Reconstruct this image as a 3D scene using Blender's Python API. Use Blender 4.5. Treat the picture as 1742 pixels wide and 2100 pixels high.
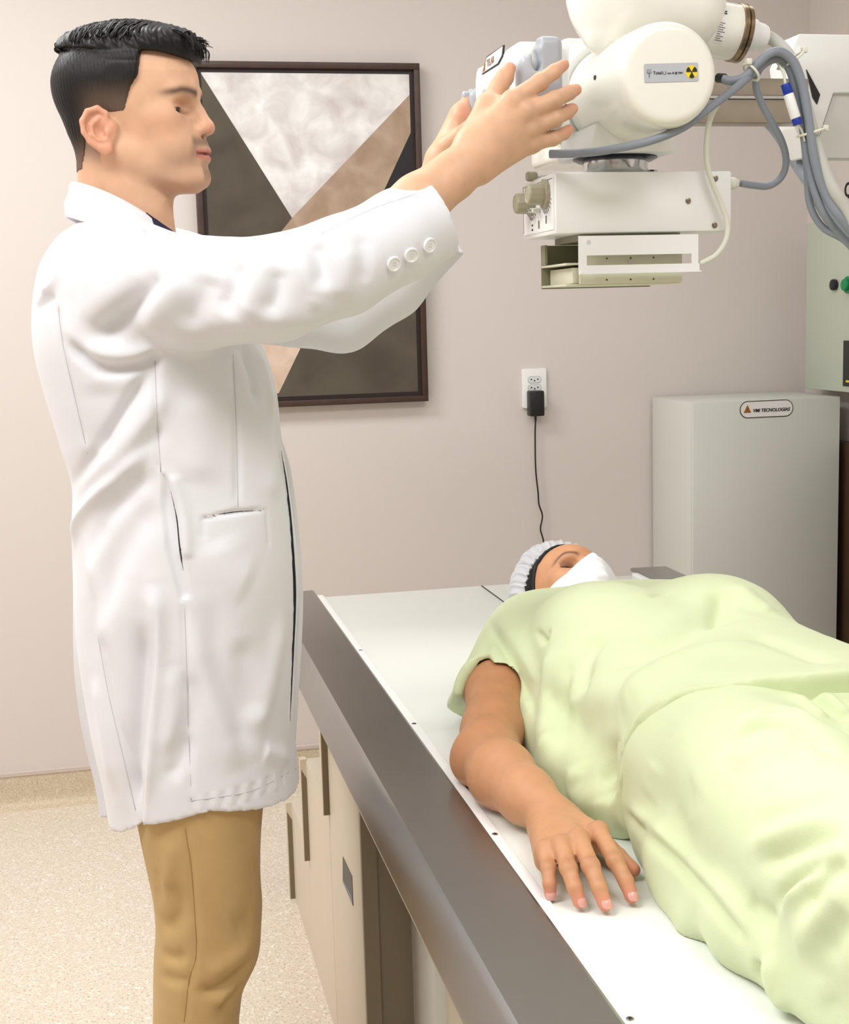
import bpy, bmesh, math, random, time
import numpy as np
from mathutils import Vector, Matrix
from mathutils.bvhtree import BVHTree
T0 = time.time()
for o in list(bpy.data.objects):
    bpy.data.objects.remove(o)
SC = bpy.context.scene
COL = SC.collection

# ------------------------------------------------------------------ camera
IMG_W, IMG_H, FPX = 1742, 2100, 2805.5
YAW, PITCH, ROLL = [math.radians(a) for a in (12.1825, 8.2159, -1.5902)]
CAM = np.array([0.0, 0.0, 1.42])
_cy, _sy, _cp, _sp = math.cos(YAW), math.sin(YAW), math.cos(PITCH), math.sin(PITCH)
FWD = np.array([_sy * _cp, _cy * _cp, -_sp])
_r0 = np.array([_cy, -_sy, 0.0])
_u0 = np.cross(_r0, FWD)
RIGHT = math.cos(ROLL) * _r0 + math.sin(ROLL) * _u0
UP = -math.sin(ROLL) * _r0 + math.cos(ROLL) * _u0
cam = bpy.data.cameras.new('camera')
cam.sensor_fit = 'VERTICAL'
cam.sensor_height = 24.0
cam.lens = FPX / IMG_H * 24.0
cam.clip_start = 0.02
camo = bpy.data.objects.new('camera', cam)
COL.objects.link(camo)
camo.matrix_world = Matrix(((RIGHT[0], UP[0], -FWD[0], CAM[0]), (RIGHT[1], UP[1], -FWD[1], CAM[1]),
                            (RIGHT[2], UP[2], -FWD[2], CAM[2]), (0, 0, 0, 1)))
SC.camera = camo

# ------------------------------------------------------------------ world, lamps, exposure
SC.view_settings.view_transform = 'Standard'
SC.view_settings.look = 'None'
SC.view_settings.gamma = 1.0
SC.view_settings.exposure = 0.55
SC.view_settings.use_curve_mapping = False
w = bpy.data.worlds.new('world')
SC.world = w
w.use_nodes = True
w.node_tree.nodes['Background'].inputs[0].default_value = (1, 0.98, 0.95, 1)
w.node_tree.nodes['Background'].inputs[1].default_value = 0.3


def ceiling_lamp(x, y, sx, sy, power, rz=0.0, color=(0.96, 0.985, 1.0)):
    l = bpy.data.lights.new('ceiling_panel_light', 'AREA')
    l.shape = 'RECTANGLE'
    l.size, l.size_y = sx, sy
    l.energy = power
    l.color = color
    o = bpy.data.objects.new('ceiling_panel_light', l)
    o.location = (x, y, 2.84)
    o.rotation_euler = (0, 0, rz)
    COL.objects.link(o)


ceiling_lamp(-0.8, 2.75, 1.25, 0.6, 27)
ceiling_lamp(-0.85, 0.95, 1.25, 0.6, 25)
ceiling_lamp(0.95, 0.5, 1.25, 0.6, 15)
ceiling_lamp(1.0, 2.7, 1.25, 0.6, 7)

# ------------------------------------------------------------------ pixel helpers (photo frame -> point on a plane of the room)
def ray(x, y):
    return FWD + RIGHT * (x - IMG_W / 2) / FPX - UP * (y - IMG_H / 2) / FPX


def PY(x, y, Y):
    d = ray(x, y)
    return CAM + d * (Y - CAM[1]) / d[1]


def PZ(x, y, Z):
    d = ray(x, y)
    return CAM + d * (Z - CAM[2]) / d[2]


def PX(x, y, X):
    d = ray(x, y)
    return CAM + d * (X - CAM[0]) / d[0]


# ------------------------------------------------------------------ materials
def mat(name, col, rough=0.5, metal=0.0, bump=0.0, bscale=60.0, var=0.0, vscale=8.0, spec=0.5, attr=None, sss=0.0,
        sheen=0.0, coat=0.0, var2=None, emit=None, alpha=1.0, detail=4.0, aniso=None):
    m = bpy.data.materials.new(name)
    m.use_nodes = True
    nt = m.node_tree
    N, L = nt.nodes, nt.links
    b = N['Principled BSDF']
    b.inputs['Roughness'].default_value = rough
    b.inputs['Metallic'].default_value = metal
    b.inputs['Specular IOR Level'].default_value = spec
    b.inputs['Sheen Weight'].default_value = sheen
    b.inputs['Coat Weight'].default_value = coat
    b.inputs['Alpha'].default_value = alpha
    if sss:
        b.inputs['Subsurface Weight'].default_value = sss
        b.inputs['Subsurface Radius'].default_value = (1.0, 0.35, 0.2)
        b.inputs['Subsurface Scale'].default_value = 0.006
    tc = N.new('ShaderNodeTexCoord')
    src = None
    if attr:
        a = N.new('ShaderNodeAttribute')
        a.attribute_name = attr
        src = a.outputs['Color']
    else:
        b.inputs['Base Color'].default_value = (*col, 1)
    if var > 0 or var2:
        n = N.new('ShaderNodeTexNoise')
        n.inputs['Scale'].default_value = vscale
        n.inputs['Detail'].default_value = detail
        L.new(tc.outputs['Object'], n.inputs['Vector'])
        mx = N.new('ShaderNodeMix')
        mx.data_type = 'RGBA'
        ramp = N.new('ShaderNodeMapRange')
        ramp.inputs['From Min'].default_value = 0.3
        ramp.inputs['From Max'].default_value = 0.7
        L.new(n.outputs['Fac'], ramp.inputs['Value'])
        L.new(ramp.outputs['Result'], mx.inputs['Factor'])
        if attr:
            mx.blend_type = 'MULTIPLY'
            mul = N.new('ShaderNodeMapRange')
            mul.inputs['To Min'].default_value = 1 - var
            mul.inputs['To Max'].default_value = 1 + var * 0.3
            L.new(ramp.outputs['Result'], mul.inputs['Value'])
            mx.inputs['Factor'].default_value = 1.0
            for l in list(mx.inputs['Factor'].links):
                L.remove(l)
            L.new(src, mx.inputs['A'])
            L.new(mul.outputs['Result'], mx.inputs['B'])
        else:
            c2 = var2 if var2 else tuple(c * (1 - var) for c in col)
            mx.inputs['A'].default_value = (*col, 1)
            mx.inputs['B'].default_value = (*c2, 1)
        src = mx.outputs['Result']
    if src is not None:
        L.new(src, b.inputs['Base Color'])
    if bump > 0:
        n = N.new('ShaderNodeTexNoise')
        n.inputs['Scale'].default_value = bscale
        n.inputs['Detail'].default_value = 3
        mp = N.new('ShaderNodeMapping')
        if aniso:
            mp.inputs['Scale'].default_value = aniso
        L.new(tc.outputs['Object'], mp.inputs['Vector'])
        L.new(mp.outputs['Vector'], n.inputs['Vector'])
        bp = N.new('ShaderNodeBump')
        bp.inputs['Strength'].default_value = bump
        bp.inputs['Distance'].default_value = 0.002
        L.new(n.outputs['Fac'], bp.inputs['Height'])
        L.new(bp.outputs['Normal'], b.inputs['Normal'])
    if emit:
        b.inputs['Emission Color'].default_value = (*emit[0], 1)
        b.inputs['Emission Strength'].default_value = emit[1]
    return m


def srgb(r, g, b):
    return tuple(((c / 255) / 12.92 if c / 255 <= 0.04045 else ((c / 255 + 0.055) / 1.055) ** 2.4) for c in (r, g, b))


def mat_floor(name, base, speck, light, scale=140.0, rough=0.35):
    m = mat(name, base, rough)
    nt = m.node_tree
    N, L = nt.nodes, nt.links
    b = N['Principled BSDF']
    tc = N['Texture Coordinate']
    n1 = N.new('ShaderNodeTexNoise')
    n1.inputs['Scale'].default_value = scale
    n1.inputs['Detail'].default_value = 2
    n2 = N.new('ShaderNodeTexNoise')
    n2.inputs['Scale'].default_value = scale * 0.6
    n2.inputs['Detail'].default_value = 3
    n2.inputs['Distortion'].default_value = 1.5
    r1 = N.new('ShaderNodeMapRange')
    r1.inputs['From Min'].default_value = 0.57
    r1.inputs['From Max'].default_value = 0.7
    r2 = N.new('ShaderNodeMapRange')
    r2.inputs['From Min'].default_value = 0.5
    r2.inputs['From Max'].default_value = 0.68
    ma = N.new('ShaderNodeMix')
    ma.data_type = 'RGBA'
    mb = N.new('ShaderNodeMix')
    mb.data_type = 'RGBA'
    for n in (n1, n2):
        L.new(tc.outputs['Object'], n.inputs['Vector'])
    L.new(n1.outputs['Fac'], r1.inputs['Value'])
    L.new(n2.outputs['Fac'], r2.inputs['Value'])
    ma.inputs['A'].default_value = (*base, 1)
    ma.inputs['B'].default_value = (*light, 1)
    L.new(r2.outputs['Result'], ma.inputs['Factor'])
    L.new(ma.outputs['Result'], mb.inputs['A'])
    mb.inputs['B'].default_value = (*speck, 1)
    mf = N.new('ShaderNodeMath')
    mf.operation = 'MULTIPLY'
    mf.inputs[1].default_value = 0.8
    L.new(r1.outputs['Result'], mf.inputs[0])
    L.new(mf.outputs[0], mb.inputs['Factor'])
    L.new(mb.outputs['Result'], b.inputs['Base Color'])
    return m


# ------------------------------------------------------------------ object helpers
def thing(name, label, cat, loc=(0, 0, 0), group=None):
    o = bpy.data.objects.new(name, None)
    o.empty_display_size = 0.05
    COL.objects.link(o)
    o.location = loc
    o['label'] = label
    o['category'] = cat
    if group:
        o['group'] = group
    return o


def tag(o, label, cat, group=None):
    o['label'] = label
    o['category'] = cat
    if group:
        o['group'] = group
    return o


def link(name, me, m, parent=None, label=None, smooth=False, kind=None):
    o = bpy.data.objects.new(name, me)
    COL.objects.link(o)
    if m is not None:
        me.materials.clear()
        me.materials.append(m)
    if smooth:
        me.polygons.foreach_set('use_smooth', [True] * len(me.polygons))
    if parent is not None:
        o.parent = parent
        L = np.array(parent.location)
        pp = parent.parent
        while pp is not None:
            L = L + np.array(pp.location)
            pp = pp.parent
        o.location = tuple(-L)
    if label:
        o['label'] = label
    if kind:
        o['kind'] = kind
    return o


def mesh_from(verts, faces, name='m'):
    me = bpy.data.meshes.new(name)
    me.from_pydata([tuple(map(float, v)) for v in verts], [], faces)
    me.validate()
    me.update()
    return me


def bm_mesh(bm, smooth_angle=None, name='m'):
    bmesh.ops.recalc_face_normals(bm, faces=bm.faces)
    me = bpy.data.meshes.new(name)
    bm.to_mesh(me)
    bm.free()
    if smooth_angle is not None:
        me.polygons.foreach_set('use_smooth', [True] * len(me.polygons))
        me.set_sharp_from_angle(angle=smooth_angle)
    return me


SA = math.radians(40)


def box(name, lo, hi, m, parent=None, bevel=0.0, seg=2, label=None, rot=None):
    bm = bmesh.new()
    lo, hi = np.array(lo, float), np.array(hi, float)
    c, s = (lo + hi) / 2, hi - lo
    M = Matrix.Translation(c) @ (rot.to_4x4() if rot else Matrix.Identity(4)) @ Matrix.Diagonal((*s, 1))
    bmesh.ops.create_cube(bm, size=1, matrix=M)
    if bevel:
        bmesh.ops.bevel(bm, geom=bm.edges[:], offset=bevel, segments=seg, affect='EDGES', profile=0.5, clamp_overlap=True)
    return link(name, bm_mesh(bm, SA if bevel else None), m, parent, label)


def prism(name, pts, ext, m, parent=None, bevel=0.0, label=None):
    """closed planar polygon pts (3D) extruded by vector ext"""
    bm = bmesh.new()
    v = [bm.verts.new(tuple(map(float, p))) for p in pts]
    f = bm.faces.new(v)
    r = bmesh.ops.extrude_face_region(bm, geom=[f])
    bmesh.ops.translate(bm, vec=tuple(map(float, ext)), verts=[e for e in r['geom'] if isinstance(e, bmesh.types.BMVert)])
    if bevel:
        bmesh.ops.bevel(bm, geom=bm.edges[:], offset=bevel, segments=2, affect='EDGES', profile=0.5, clamp_overlap=True)
    return link(name, bm_mesh(bm, SA if bevel else None), m, parent, label)


def frame_of(d):
    d = np.asarray(d, float)
    d = d / np.linalg.norm(d)
    a = np.array([0, 0, 1.0]) if abs(d[2]) < 0.9 else np.array([1.0, 0, 0])
    u = np.cross(a, d)
    u /= np.linalg.norm(u)
    return u, np.cross(d, u), d


def lathe(name, a, axis, prof, m, parent=None, n=40, label=None, sq=None, angle=SA):
    """prof: list of (t along axis, radius)"""
    u, v, d = frame_of(axis)
    a = np.asarray(a, float)
    vs, fs = [], []
    rings = []
    for t, r in prof:
        if r < 1e-6:
            vs.append(a + d * t)
            rings.append([len(vs) - 1])
        else:
            idx = []
            for i in range(n):
                th = 2 * math.pi * i / n
                vs.append(a + d * t + (u * math.cos(th) + v * math.sin(th)) * r)
                idx.append(len(vs) - 1)
            rings.append(idx)
    for A, B in zip(rings[:-1], rings[1:]):
        if len(A) == 1 and len(B) == 1:
            continue
        for i in range(n):
            j = (i + 1) % n
            if len(A) == 1:
                fs.append((A[0], B[j], B[i]))
            elif len(B) == 1:
                fs.append((A[i], A[j], B[0]))
            else:
                fs.append((A[i], A[j], B[j], B[i]))
    for R in (rings[0], rings[-1]):
        if len(R) > 1:
            fs.append(tuple(R))
    me = mesh_from(vs, fs)
    bm = bmesh.new()
    bm.from_mesh(me)
    me2 = bm_mesh(bm, angle)
    bpy.data.meshes.remove(me)
    return link(name, me2, m, parent, label)


def cyl(name, a, b, r, m, parent=None, n=28, bevel=0.0, label=None, r2=None):
    a, b = np.asarray(a, float), np.asarray(b, float)
    L = np.linalg.norm(b - a)
    r2 = r if r2 is None else r2
    if bevel:
        k = bevel
        prof = [(0, 0), (0, r - k), (k * 0.3, r - k * 0.3), (k, r), (L - k, r2), (L - k * 0.3, r2 - k * 0.3), (L, r2 - k), (L, 0)]
    else:
        prof = [(0, 0), (0, r), (L, r2), (L, 0)]
    return lathe(name, a, b - a, prof, m, parent, n, label)


def spline(pts, n=8):
    """Catmull-Rom through pts"""
    P = np.asarray(pts, float)
    if len(P) < 3:
        return P
    E = np.vstack([2 * P[0] - P[1], P, 2 * P[-1] - P[-2]])
    out = []
    for i in range(1, len(E) - 2):
        p0, p1, p2, p3 = E[i - 1], E[i], E[i + 1], E[i + 2]
        for t in np.linspace(0, 1, n, endpoint=False):
            out.append(0.5 * ((2 * p1) + (p2 - p0) * t + (2 * p0 - 5 * p1 + 4 * p2 - p3) * t * t + (3 * p1 - p0 - 3 * p2 + p3) * t ** 3))
    out.append(P[-1])
    return np.array(out)


def tube_data(P, r, n=10, cap=True, flat=None):
    P = np.asarray(P, float)
    R = np.broadcast_to(np.asarray(r, float), (len(P),))
    T = np.gradient(P, axis=0)
    T /= np.linalg.norm(T, axis=1)[:, None] + 1e-12
    u, v, _ = frame_of(T[0])
    vs, fs = [], []
    for i in range(len(P)):
        u = u - T[i] * (u @ T[i])
        u /= np.linalg.norm(u)
        v = np.cross(T[i], u)
        for k in range(n):
            th = 2 * math.pi * k / n
            vs.append(P[i] + R[i] * (u * math.cos(th) + v * math.sin(th)))
    for i in range(len(P) - 1):
        for k in range(n):
            j = (k + 1) % n
            fs.append((i * n + k, i * n + j, (i + 1) * n + j, (i + 1) * n + k))
    if cap:
        fs.append(tuple(range(n - 1, -1, -1)))
        fs.append(tuple(range((len(P) - 1) * n, len(P) * n)))
    return vs, fs


def tube(name, pts, r, m, parent=None, n=10, sub=8, label=None):
    P = spline(pts, sub) if sub > 1 else np.asarray(pts, float)
    if not np.isscalar(r):
        r = np.interp(np.linspace(0, 1, len(P)), np.linspace(0, 1, len(r)), r)
    vs, fs = tube_data(P, r, n)
    return link(name, mesh_from(vs, fs), m, parent, label, smooth=True)


def text(name, s, origin, ex, ez, size, m, parent=None, depth=0.0004, label=None, align='LEFT', shear=0.0, bold=0.0):
    cu = bpy.data.curves.new('t', 'FONT')
    cu.body = s
    cu.size = size
    cu.extrude = depth
    cu.align_x = align
    cu.shear = shear
    cu.offset = bold
    ob = bpy.data.objects.new('t', cu)
    COL.objects.link(ob)
    dg = bpy.context.evaluated_depsgraph_get()
    me = bpy.data.meshes.new_from_object(ob.evaluated_get(dg))
    bpy.data.objects.remove(ob)
    ex, ez = np.asarray(ex, float), np.asarray(ez, float)
    ex, ez = ex / np.linalg.norm(ex), ez / np.linalg.norm(ez)
    nn = np.cross(ex, ez)
    M = Matrix(((ex[0], ez[0], nn[0], origin[0]), (ex[1], ez[1], nn[1], origin[1]), (ex[2], ez[2], nn[2], origin[2]), (0, 0, 0, 1)))
    me.transform(M)
    return link(name, me, m, parent, label)


def rounded_rect(w, h, r, n=6):
    out = []
    for cx, cy, a0 in ((w / 2 - r, h / 2 - r, 0), (-w / 2 + r, h / 2 - r, 90), (-w / 2 + r, -h / 2 + r, 180), (w / 2 - r, -h / 2 + r, 270)):
        for i in range(n + 1):
            a = math.radians(a0 + 90 * i / n)
            out.append((cx + r * math.cos(a), cy + r * math.sin(a)))
    return out


def plate(name, c, ex, ez, outline, th, m, parent=None, bevel=0.0, label=None):
    """flat plate: 2D outline in (ex, ez), thickness th along the outward normal ex x ez"""
    c, ex, ez = (np.asarray(q, float) for q in (c, ex, ez))
    ex, ez = ex / np.linalg.norm(ex), ez / np.linalg.norm(ez)
    return prism(name, [c + ex * a + ez * b for a, b in outline], np.cross(ex, ez) * th, m, parent, bevel, label)


# ------------------------------------------------------------------ signed distance modelling
def smin(a, b, k):
    if k <= 0:
        return np.minimum(a, b)
    h = np.clip(0.5 + 0.5 * (b - a) / k, 0, 1)
    return b + (a - b) * h - k * h * (1 - h)


class Field:
    def __init__(s, lo, hi, h):
        s.h = h
        s.lo = np.array(lo, float)
        s.n = np.ceil((np.array(hi, float) - s.lo) / h).astype(int) + 1
        s.ax = [(s.lo[i] + h * np.arange(s.n[i])).astype(np.float32) for i in range(3)]
        s.d = np.full(tuple(s.n), 0.5, np.float32)

    def sl(s, lo, hi):
        a = [max(0, int(math.floor((lo[i] - s.lo[i]) / s.h))) for i in range(3)]
        b = [min(int(s.n[i]), int(math.ceil((hi[i] - s.lo[i]) / s.h)) + 1) for i in range(3)]
        return tuple(slice(x, max(x, y)) for x, y in zip(a, b))

    def grid(s, q):
        return (s.ax[0][q[0]][:, None, None], s.ax[1][q[1]][None, :, None], s.ax[2][q[2]][None, None, :])

    def op(s, f, lo, hi, k=0.0, mode='add', pad=None):
        p = (k * 3.0 + 3.0 * s.h) if pad is None else pad
        q = s.sl(np.asarray(lo) - p, np.asarray(hi) + p)
        if any(z.stop - z.start < 1 for z in q):
            return
        v = np.broadcast_to(f(*s.grid(q)), s.d[q].shape).astype(np.float32)
        if mode == 'add':
            s.d[q] = smin(s.d[q], v, k)
        elif mode == 'sub':
            s.d[q] = -smin(-s.d[q], v, k)
        elif mode == 'and':
            s.d[q] = -smin(-s.d[q], -v, k)

    def all(s, f, mode='add', k=0.0):
        s.op(f, s.lo, s.lo + s.n * s.h, k, mode, pad=0)

    # primitives
    def cap(s, a, b, ra, rb, k=0.0, mode='add', flat=None):
        """tapered capsule; flat = (direction, factor): squeezed along a direction"""
        a, b = np.asarray(a, float), np.asarray(b, float)
        if flat is not None:
            fd = np.asarray(flat[0], float)
            fd = fd / np.linalg.norm(fd)
            fk = 1.0 / flat[1] - 1.0
        ab = b - a
        L2 = float(ab @ ab) + 1e-12

        def f(X, Y, Z):
            x, y, z = X - a[0], Y - a[1], Z - a[2]
            t = np.clip((x * ab[0] + y * ab[1] + z * ab[2]) / L2, 0, 1)
            x, y, z = x - t * ab[0], y - t * ab[1], z - t * ab[2]
            if flat is not None:
                e = (x * fd[0] + y * fd[1] + z * fd[2]) * fk
                x, y, z = x + e * fd[0], y + e * fd[1], z + e * fd[2]
            return np.sqrt(x * x + y * y + z * z) - (ra + t * (rb - ra))
        m = max(ra, rb)
        s.op(f, np.minimum(a, b) - m, np.maximum(a, b) + m, k, mode)

    def chain(s, pts, rs, k=0.0, kj=0.004, flat=None):
        for i in range(len(pts) - 1):
            s.cap(pts[i], pts[i + 1], rs[i], rs[i + 1], k if i == 0 else kj, flat=flat)

    def ell(s, c, r, k=0.0, mode='add', R=None):
        c, r = np.asarray(c, float), np.asarray(r, float)
        R = np.eye(3) if R is None else np.asarray(R, float)   # columns = axes

        def f(X, Y, Z):
            x, y, z = X - c[0], Y - c[1], Z - c[2]
            p = [(x * R[0, i] + y * R[1, i] + z * R[2, i]) / r[i] for i in range(3)]
            k0 = np.sqrt(p[0] ** 2 + p[1] ** 2 + p[2] ** 2)
            k1 = np.sqrt((p[0] / r[0]) ** 2 + (p[1] / r[1]) ** 2 + (p[2] / r[2]) ** 2) + 1e-9
            return k0 * (k0 - 1) / k1
        ext = np.sqrt(((R * r[None, :]) ** 2).sum(1))
        s.op(f, c - ext, c + ext, k, mode)

    def slices(s, axis, t, cu, cv, ru, rv, k=0.0, mode='add', power=2.0, tlim=None):
        """stack of super-ellipses along axis (0,1,2); t, centres and radii are lists"""
        tt = np.linspace(t[0], t[-1], 200)
        sp = np.argsort(t)

        def dense(v):
            v = np.asarray(v, float)
            q = spline(np.stack([np.asarray(t, float), v], 1), 12)
            return q[:, 0], q[:, 1]
        arr = [dense(v) for v in (cu, cv, ru, rv)]
        o = [i for i in range(3) if i != axis]
        t0, t1 = min(t), max(t)

        def f(X, Y, Z):
            G = (X, Y, Z)
            w = G[axis]
            c1, c2, r1, r2 = (np.interp(w, a[0], a[1]).astype(np.float32) for a in arr)
            x, y = (G[o[0]] - c1) / r1, (G[o[1]] - c2) / r2
            if power == 2.0:
                q = np.sqrt(x * x + y * y)
            else:
                q = (np.abs(x) ** power + np.abs(y) ** power) ** (1.0 / power)
            g = np.sqrt((x / r1) ** 2 + (y / r2) ** 2) / (q + 1e-6) + 1e-6
            d = np.clip((q - 1) / np.maximum(g, 1.0 / np.maximum(r1, r2)), -0.2, 0.5)
            e = np.maximum(t0 - w, w - t1)
            return np.maximum(d, e)
        mu, mv = max(ru) + 0.02, max(rv) + 0.02
        lo, hi = np.zeros(3), np.zeros(3)
        lo[axis], hi[axis] = t0, t1
        lo[o[0]], hi[o[0]] = min(cu) - mu, max(cu) + mu
        lo[o[1]], hi[o[1]] = min(cv) - mv, max(cv) + mv
        s.op(f, lo, hi, k, mode)

    def mesh(s, smooth=2):
        d = s.d
        ins = d < 0
        nx, ny, nz = d.shape
        cnt = np.zeros((nx - 1, ny - 1, nz - 1), np.int8)
        for i in (0, 1):
            for j in (0, 1):
                for k in (0, 1):
                    cnt += ins[i:nx - 1 + i, j:ny - 1 + j, k:nz - 1 + k]
        act = (cnt > 0) & (cnt < 8)
        I = np.argwhere(act)
        idx = np.full(act.shape, -1, np.int32)
        idx[act] = np.arange(len(I))
        acc = np.zeros((len(I), 3))
        num = np.zeros(len(I))
        corners = [(i, j, k) for i in (0, 1) for j in (0, 1) for k in (0, 1)]
        val = {c: d[I[:, 0] + c[0], I[:, 1] + c[1], I[:, 2] + c[2]].astype(float) for c in corners}
        for c in corners:
            for ax in range(3):
                if c[ax] == 0:
                    e = list(c)
                    e[ax] = 1
                    e = tuple(e)
                    va, vb = val[c], val[e]
                    mk = (va < 0) != (vb < 0)
                    t = np.where(mk, va / np.where(mk, va - vb, 1), 0)
                    p = np.tile(np.array(c, float), (len(I), 1))
                    p[:, ax] += t
                    acc += p * mk[:, None]
                    num += mk
        V = s.lo + s.h * (I + acc / num[:, None])
        faces = []
        for ax in range(3):
            b, c = (ax + 1) % 3, (ax + 2) % 3
            sl0 = [slice(1, n - 1) for n in d.shape]
            sl1 = [slice(1, n - 1) for n in d.shape]
            sl0[ax] = slice(0, d.shape[ax] - 1)
            sl1[ax] = slice(1, d.shape[ax])
            A, B = ins[tuple(sl0)], ins[tuple(sl1)]
            ch = np.argwhere(A != B)
            if not len(ch):
                continue
            fl = A[ch[:, 0], ch[:, 1], ch[:, 2]]
            g = ch.copy()
            g[:, b] += 1
            g[:, c] += 1

            def cell(db, dc):
                q = g.copy()
                q[:, b] += db
                q[:, c] += dc
                return idx[q[:, 0], q[:, 1], q[:, 2]]
            Q = np.stack([cell(-1, -1), cell(0, -1), cell(0, 0), cell(-1, 0)], 1)
            Q[~fl] = Q[~fl][:, ::-1]
            faces.append(Q)
        Fc = np.vstack(faces)
        Fc = Fc[(Fc >= 0).all(1)]
        for _ in range(smooth):
            V = laplace(V, Fc, 0.5)
        return V, Fc


def laplace(V, Fq, a):
    S = np.zeros_like(V)
    C = np.zeros(len(V))
    for i in range(4):
        j = (i + 1) % 4
        for c in range(3):
            S[:, c] += np.bincount(Fq[:, i], V[Fq[:, j], c], len(V)) + np.bincount(Fq[:, j], V[Fq[:, i], c], len(V))
        C += np.bincount(Fq[:, i], minlength=len(V)) + np.bincount(Fq[:, j], minlength=len(V))
    return V + a * (S / np.maximum(C, 1)[:, None] - V)


def vnormals(V, Fq):
    n = np.cross(V[Fq[:, 2]] - V[Fq[:, 0]], V[Fq[:, 3]] - V[Fq[:, 1]])
    N = np.zeros_like(V)
    for i in range(4):
        for c in range(3):
            N[:, c] += np.bincount(Fq[:, i], n[:, c], len(V))
    return N / (np.linalg.norm(N, axis=1)[:, None] + 1e-12)


def quad_mesh(V, Fq, col=None, name='m'):
    me = bpy.data.meshes.new(name)
    me.vertices.add(len(V))
    me.vertices.foreach_set('co', np.asarray(V, np.float32).ravel())
    nq = len(Fq)
    me.loops.add(nq * 4)
    me.loops.foreach_set('vertex_index', np.asarray(Fq, np.int32).ravel())
    me.polygons.add(nq)
    me.polygons.foreach_set('loop_start', np.arange(0, nq * 4, 4, dtype=np.int32))
    me.polygons.foreach_set('use_smooth', np.ones(nq, bool))
    me.update(calc_edges=True)
    if col is not None:
        a = me.color_attributes.new('Col', 'FLOAT_COLOR', 'POINT')
        c4 = np.ones((len(V), 4), np.float32)
        c4[:, :3] = col
        a.data.foreach_set('color', c4.ravel())
    return me


def merge(parts):
    Vs, Fs, Cs, n = [], [], [], 0
    for V, Fq, c in parts:
        Vs.append(V)
        Fs.append(Fq + n)
        Cs.append(c)
        n += len(V)
    return np.vstack(Vs), np.vstack(Fs), np.vstack(Cs)


def polydist(V, P):
    """distance of V to polyline P and the parameter 0..1 of the closest point"""
    best = np.full(len(V), 1e9)
    par = np.zeros(len(V))
    for i in range(len(P) - 1):
        ab = P[i + 1] - P[i]
        t = np.clip(((V - P[i]) @ ab) / (ab @ ab + 1e-12), 0, 1)
        dd = np.linalg.norm(V - (P[i] + t[:, None] * ab), axis=1)
        m = dd < best
        best[m] = dd[m]
        par[m] = (i + t[m]) / (len(P) - 1)
    return best, par


def cast_line(bvh, px, n=6, off=0.0):
    """polyline given in photo pixels, dropped onto a surface"""
    out = []
    for x, y in spline([(a, b) for a, b in px], n) if len(px) > 2 else np.linspace(px[0], px[1], 12):
        d = ray(x, y)
        hit, nrm, _, _ = bvh.ray_cast(Vector(CAM), Vector(d).normalized())
        if hit is not None:
            out.append(np.array(hit) + np.array(nrm) * off)
    return np.array(out)


def folds(V, Fq, lines, sm=0, gain=1.0):
    """push cloth in or out along fold lines: (pixel polyline, width, amplitude[, taper])"""
    bvh = BVHTree.FromPolygons(V.tolist(), Fq.tolist())
    N = vnormals(V, Fq)
    D = np.zeros(len(V))
    for ln in lines:
        px, wd, am = ln[:3]
        tap = ln[3] if len(ln) > 3 else 0.25
        P = cast_line(bvh, px, 4)
        if len(P) < 2:
            continue
        lo, hi = P.min(0) - 3.2 * wd, P.max(0) + 3.2 * wd
        m = np.where(((V > lo) & (V < hi)).all(1))[0]
        if not len(m):
            continue
        dd, t = polydist(V[m], P)
        e = np.clip(np.minimum(t, 1 - t) / max(tap, 1e-3), 0, 1)
        e = 0.15 + 0.85 * (e * e * (3 - 2 * e)) if tap > 0 else 1
        facing = 1.0 if len(ln) > 4 else np.clip(-(N[m] @ FWD) * 3 + 0.6, 0, 1)
        D[m] += gain * am * np.exp(-(dd / wd) ** 2) * e * facing
    V = V + N * D[:, None]
    for _ in range(sm):
        V = laplace(V, Fq, 0.4)
    return V


def noise3(P, f, seed=0):
    """cheap smooth pseudo noise in -1..1"""
    rs = np.random.RandomState(seed)
    o = np.zeros(len(P))
    for i in range(6):
        k = rs.normal(size=3)
        k = k / np.linalg.norm(k) * f * rs.uniform(0.6, 1.6)
        o += np.sin(P @ k + rs.uniform(0, 6.28))
    return o / 4.0
# ================================================================== materials
M_WALL = mat('wall_paint', srgb(219, 210, 204), 0.6, bump=0.06, bscale=180, spec=0.3)
M_CEIL = mat('ceiling_paint', srgb(240, 238, 234), 0.8)
M_FLOOR = mat_floor('speckled_vinyl', srgb(222, 208, 190), srgb(160, 142, 116), srgb(246, 240, 228), 170)
M_BASEB = mat_floor('skirting_vinyl', srgb(206, 190, 164), srgb(168, 150, 120), srgb(226, 212, 188), 210, 0.5)
M_STRIP = mat('skirting_cap', srgb(206, 192, 184), 0.5)
M_WHITE = mat('white_enamel', srgb(245, 246, 243), 0.32, coat=0.2)
M_CREAM = mat('cream_enamel', srgb(245, 243, 232), 0.22, coat=0.4)
M_CABW = mat('cabinet_paint', srgb(214, 216, 208), 0.42, bump=0.03, bscale=500)
M_GREY = mat('grey_plastic', srgb(176, 180, 186), 0.45)
M_KHAKI = mat('khaki_plastic', srgb(164, 158, 134), 0.42)
M_CABLE = mat('grey_cable', srgb(138, 144, 154), 0.45)
M_CABLE2 = mat('pale_cable', srgb(196, 196, 188), 0.5)
M_CABLEW = mat('white_cable', srgb(226, 226, 212), 0.45)
M_BLACK = mat('black_plastic', srgb(22, 22, 24), 0.4)
M_INK = mat('black_ink', srgb(34, 30, 32), 0.6)
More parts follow.
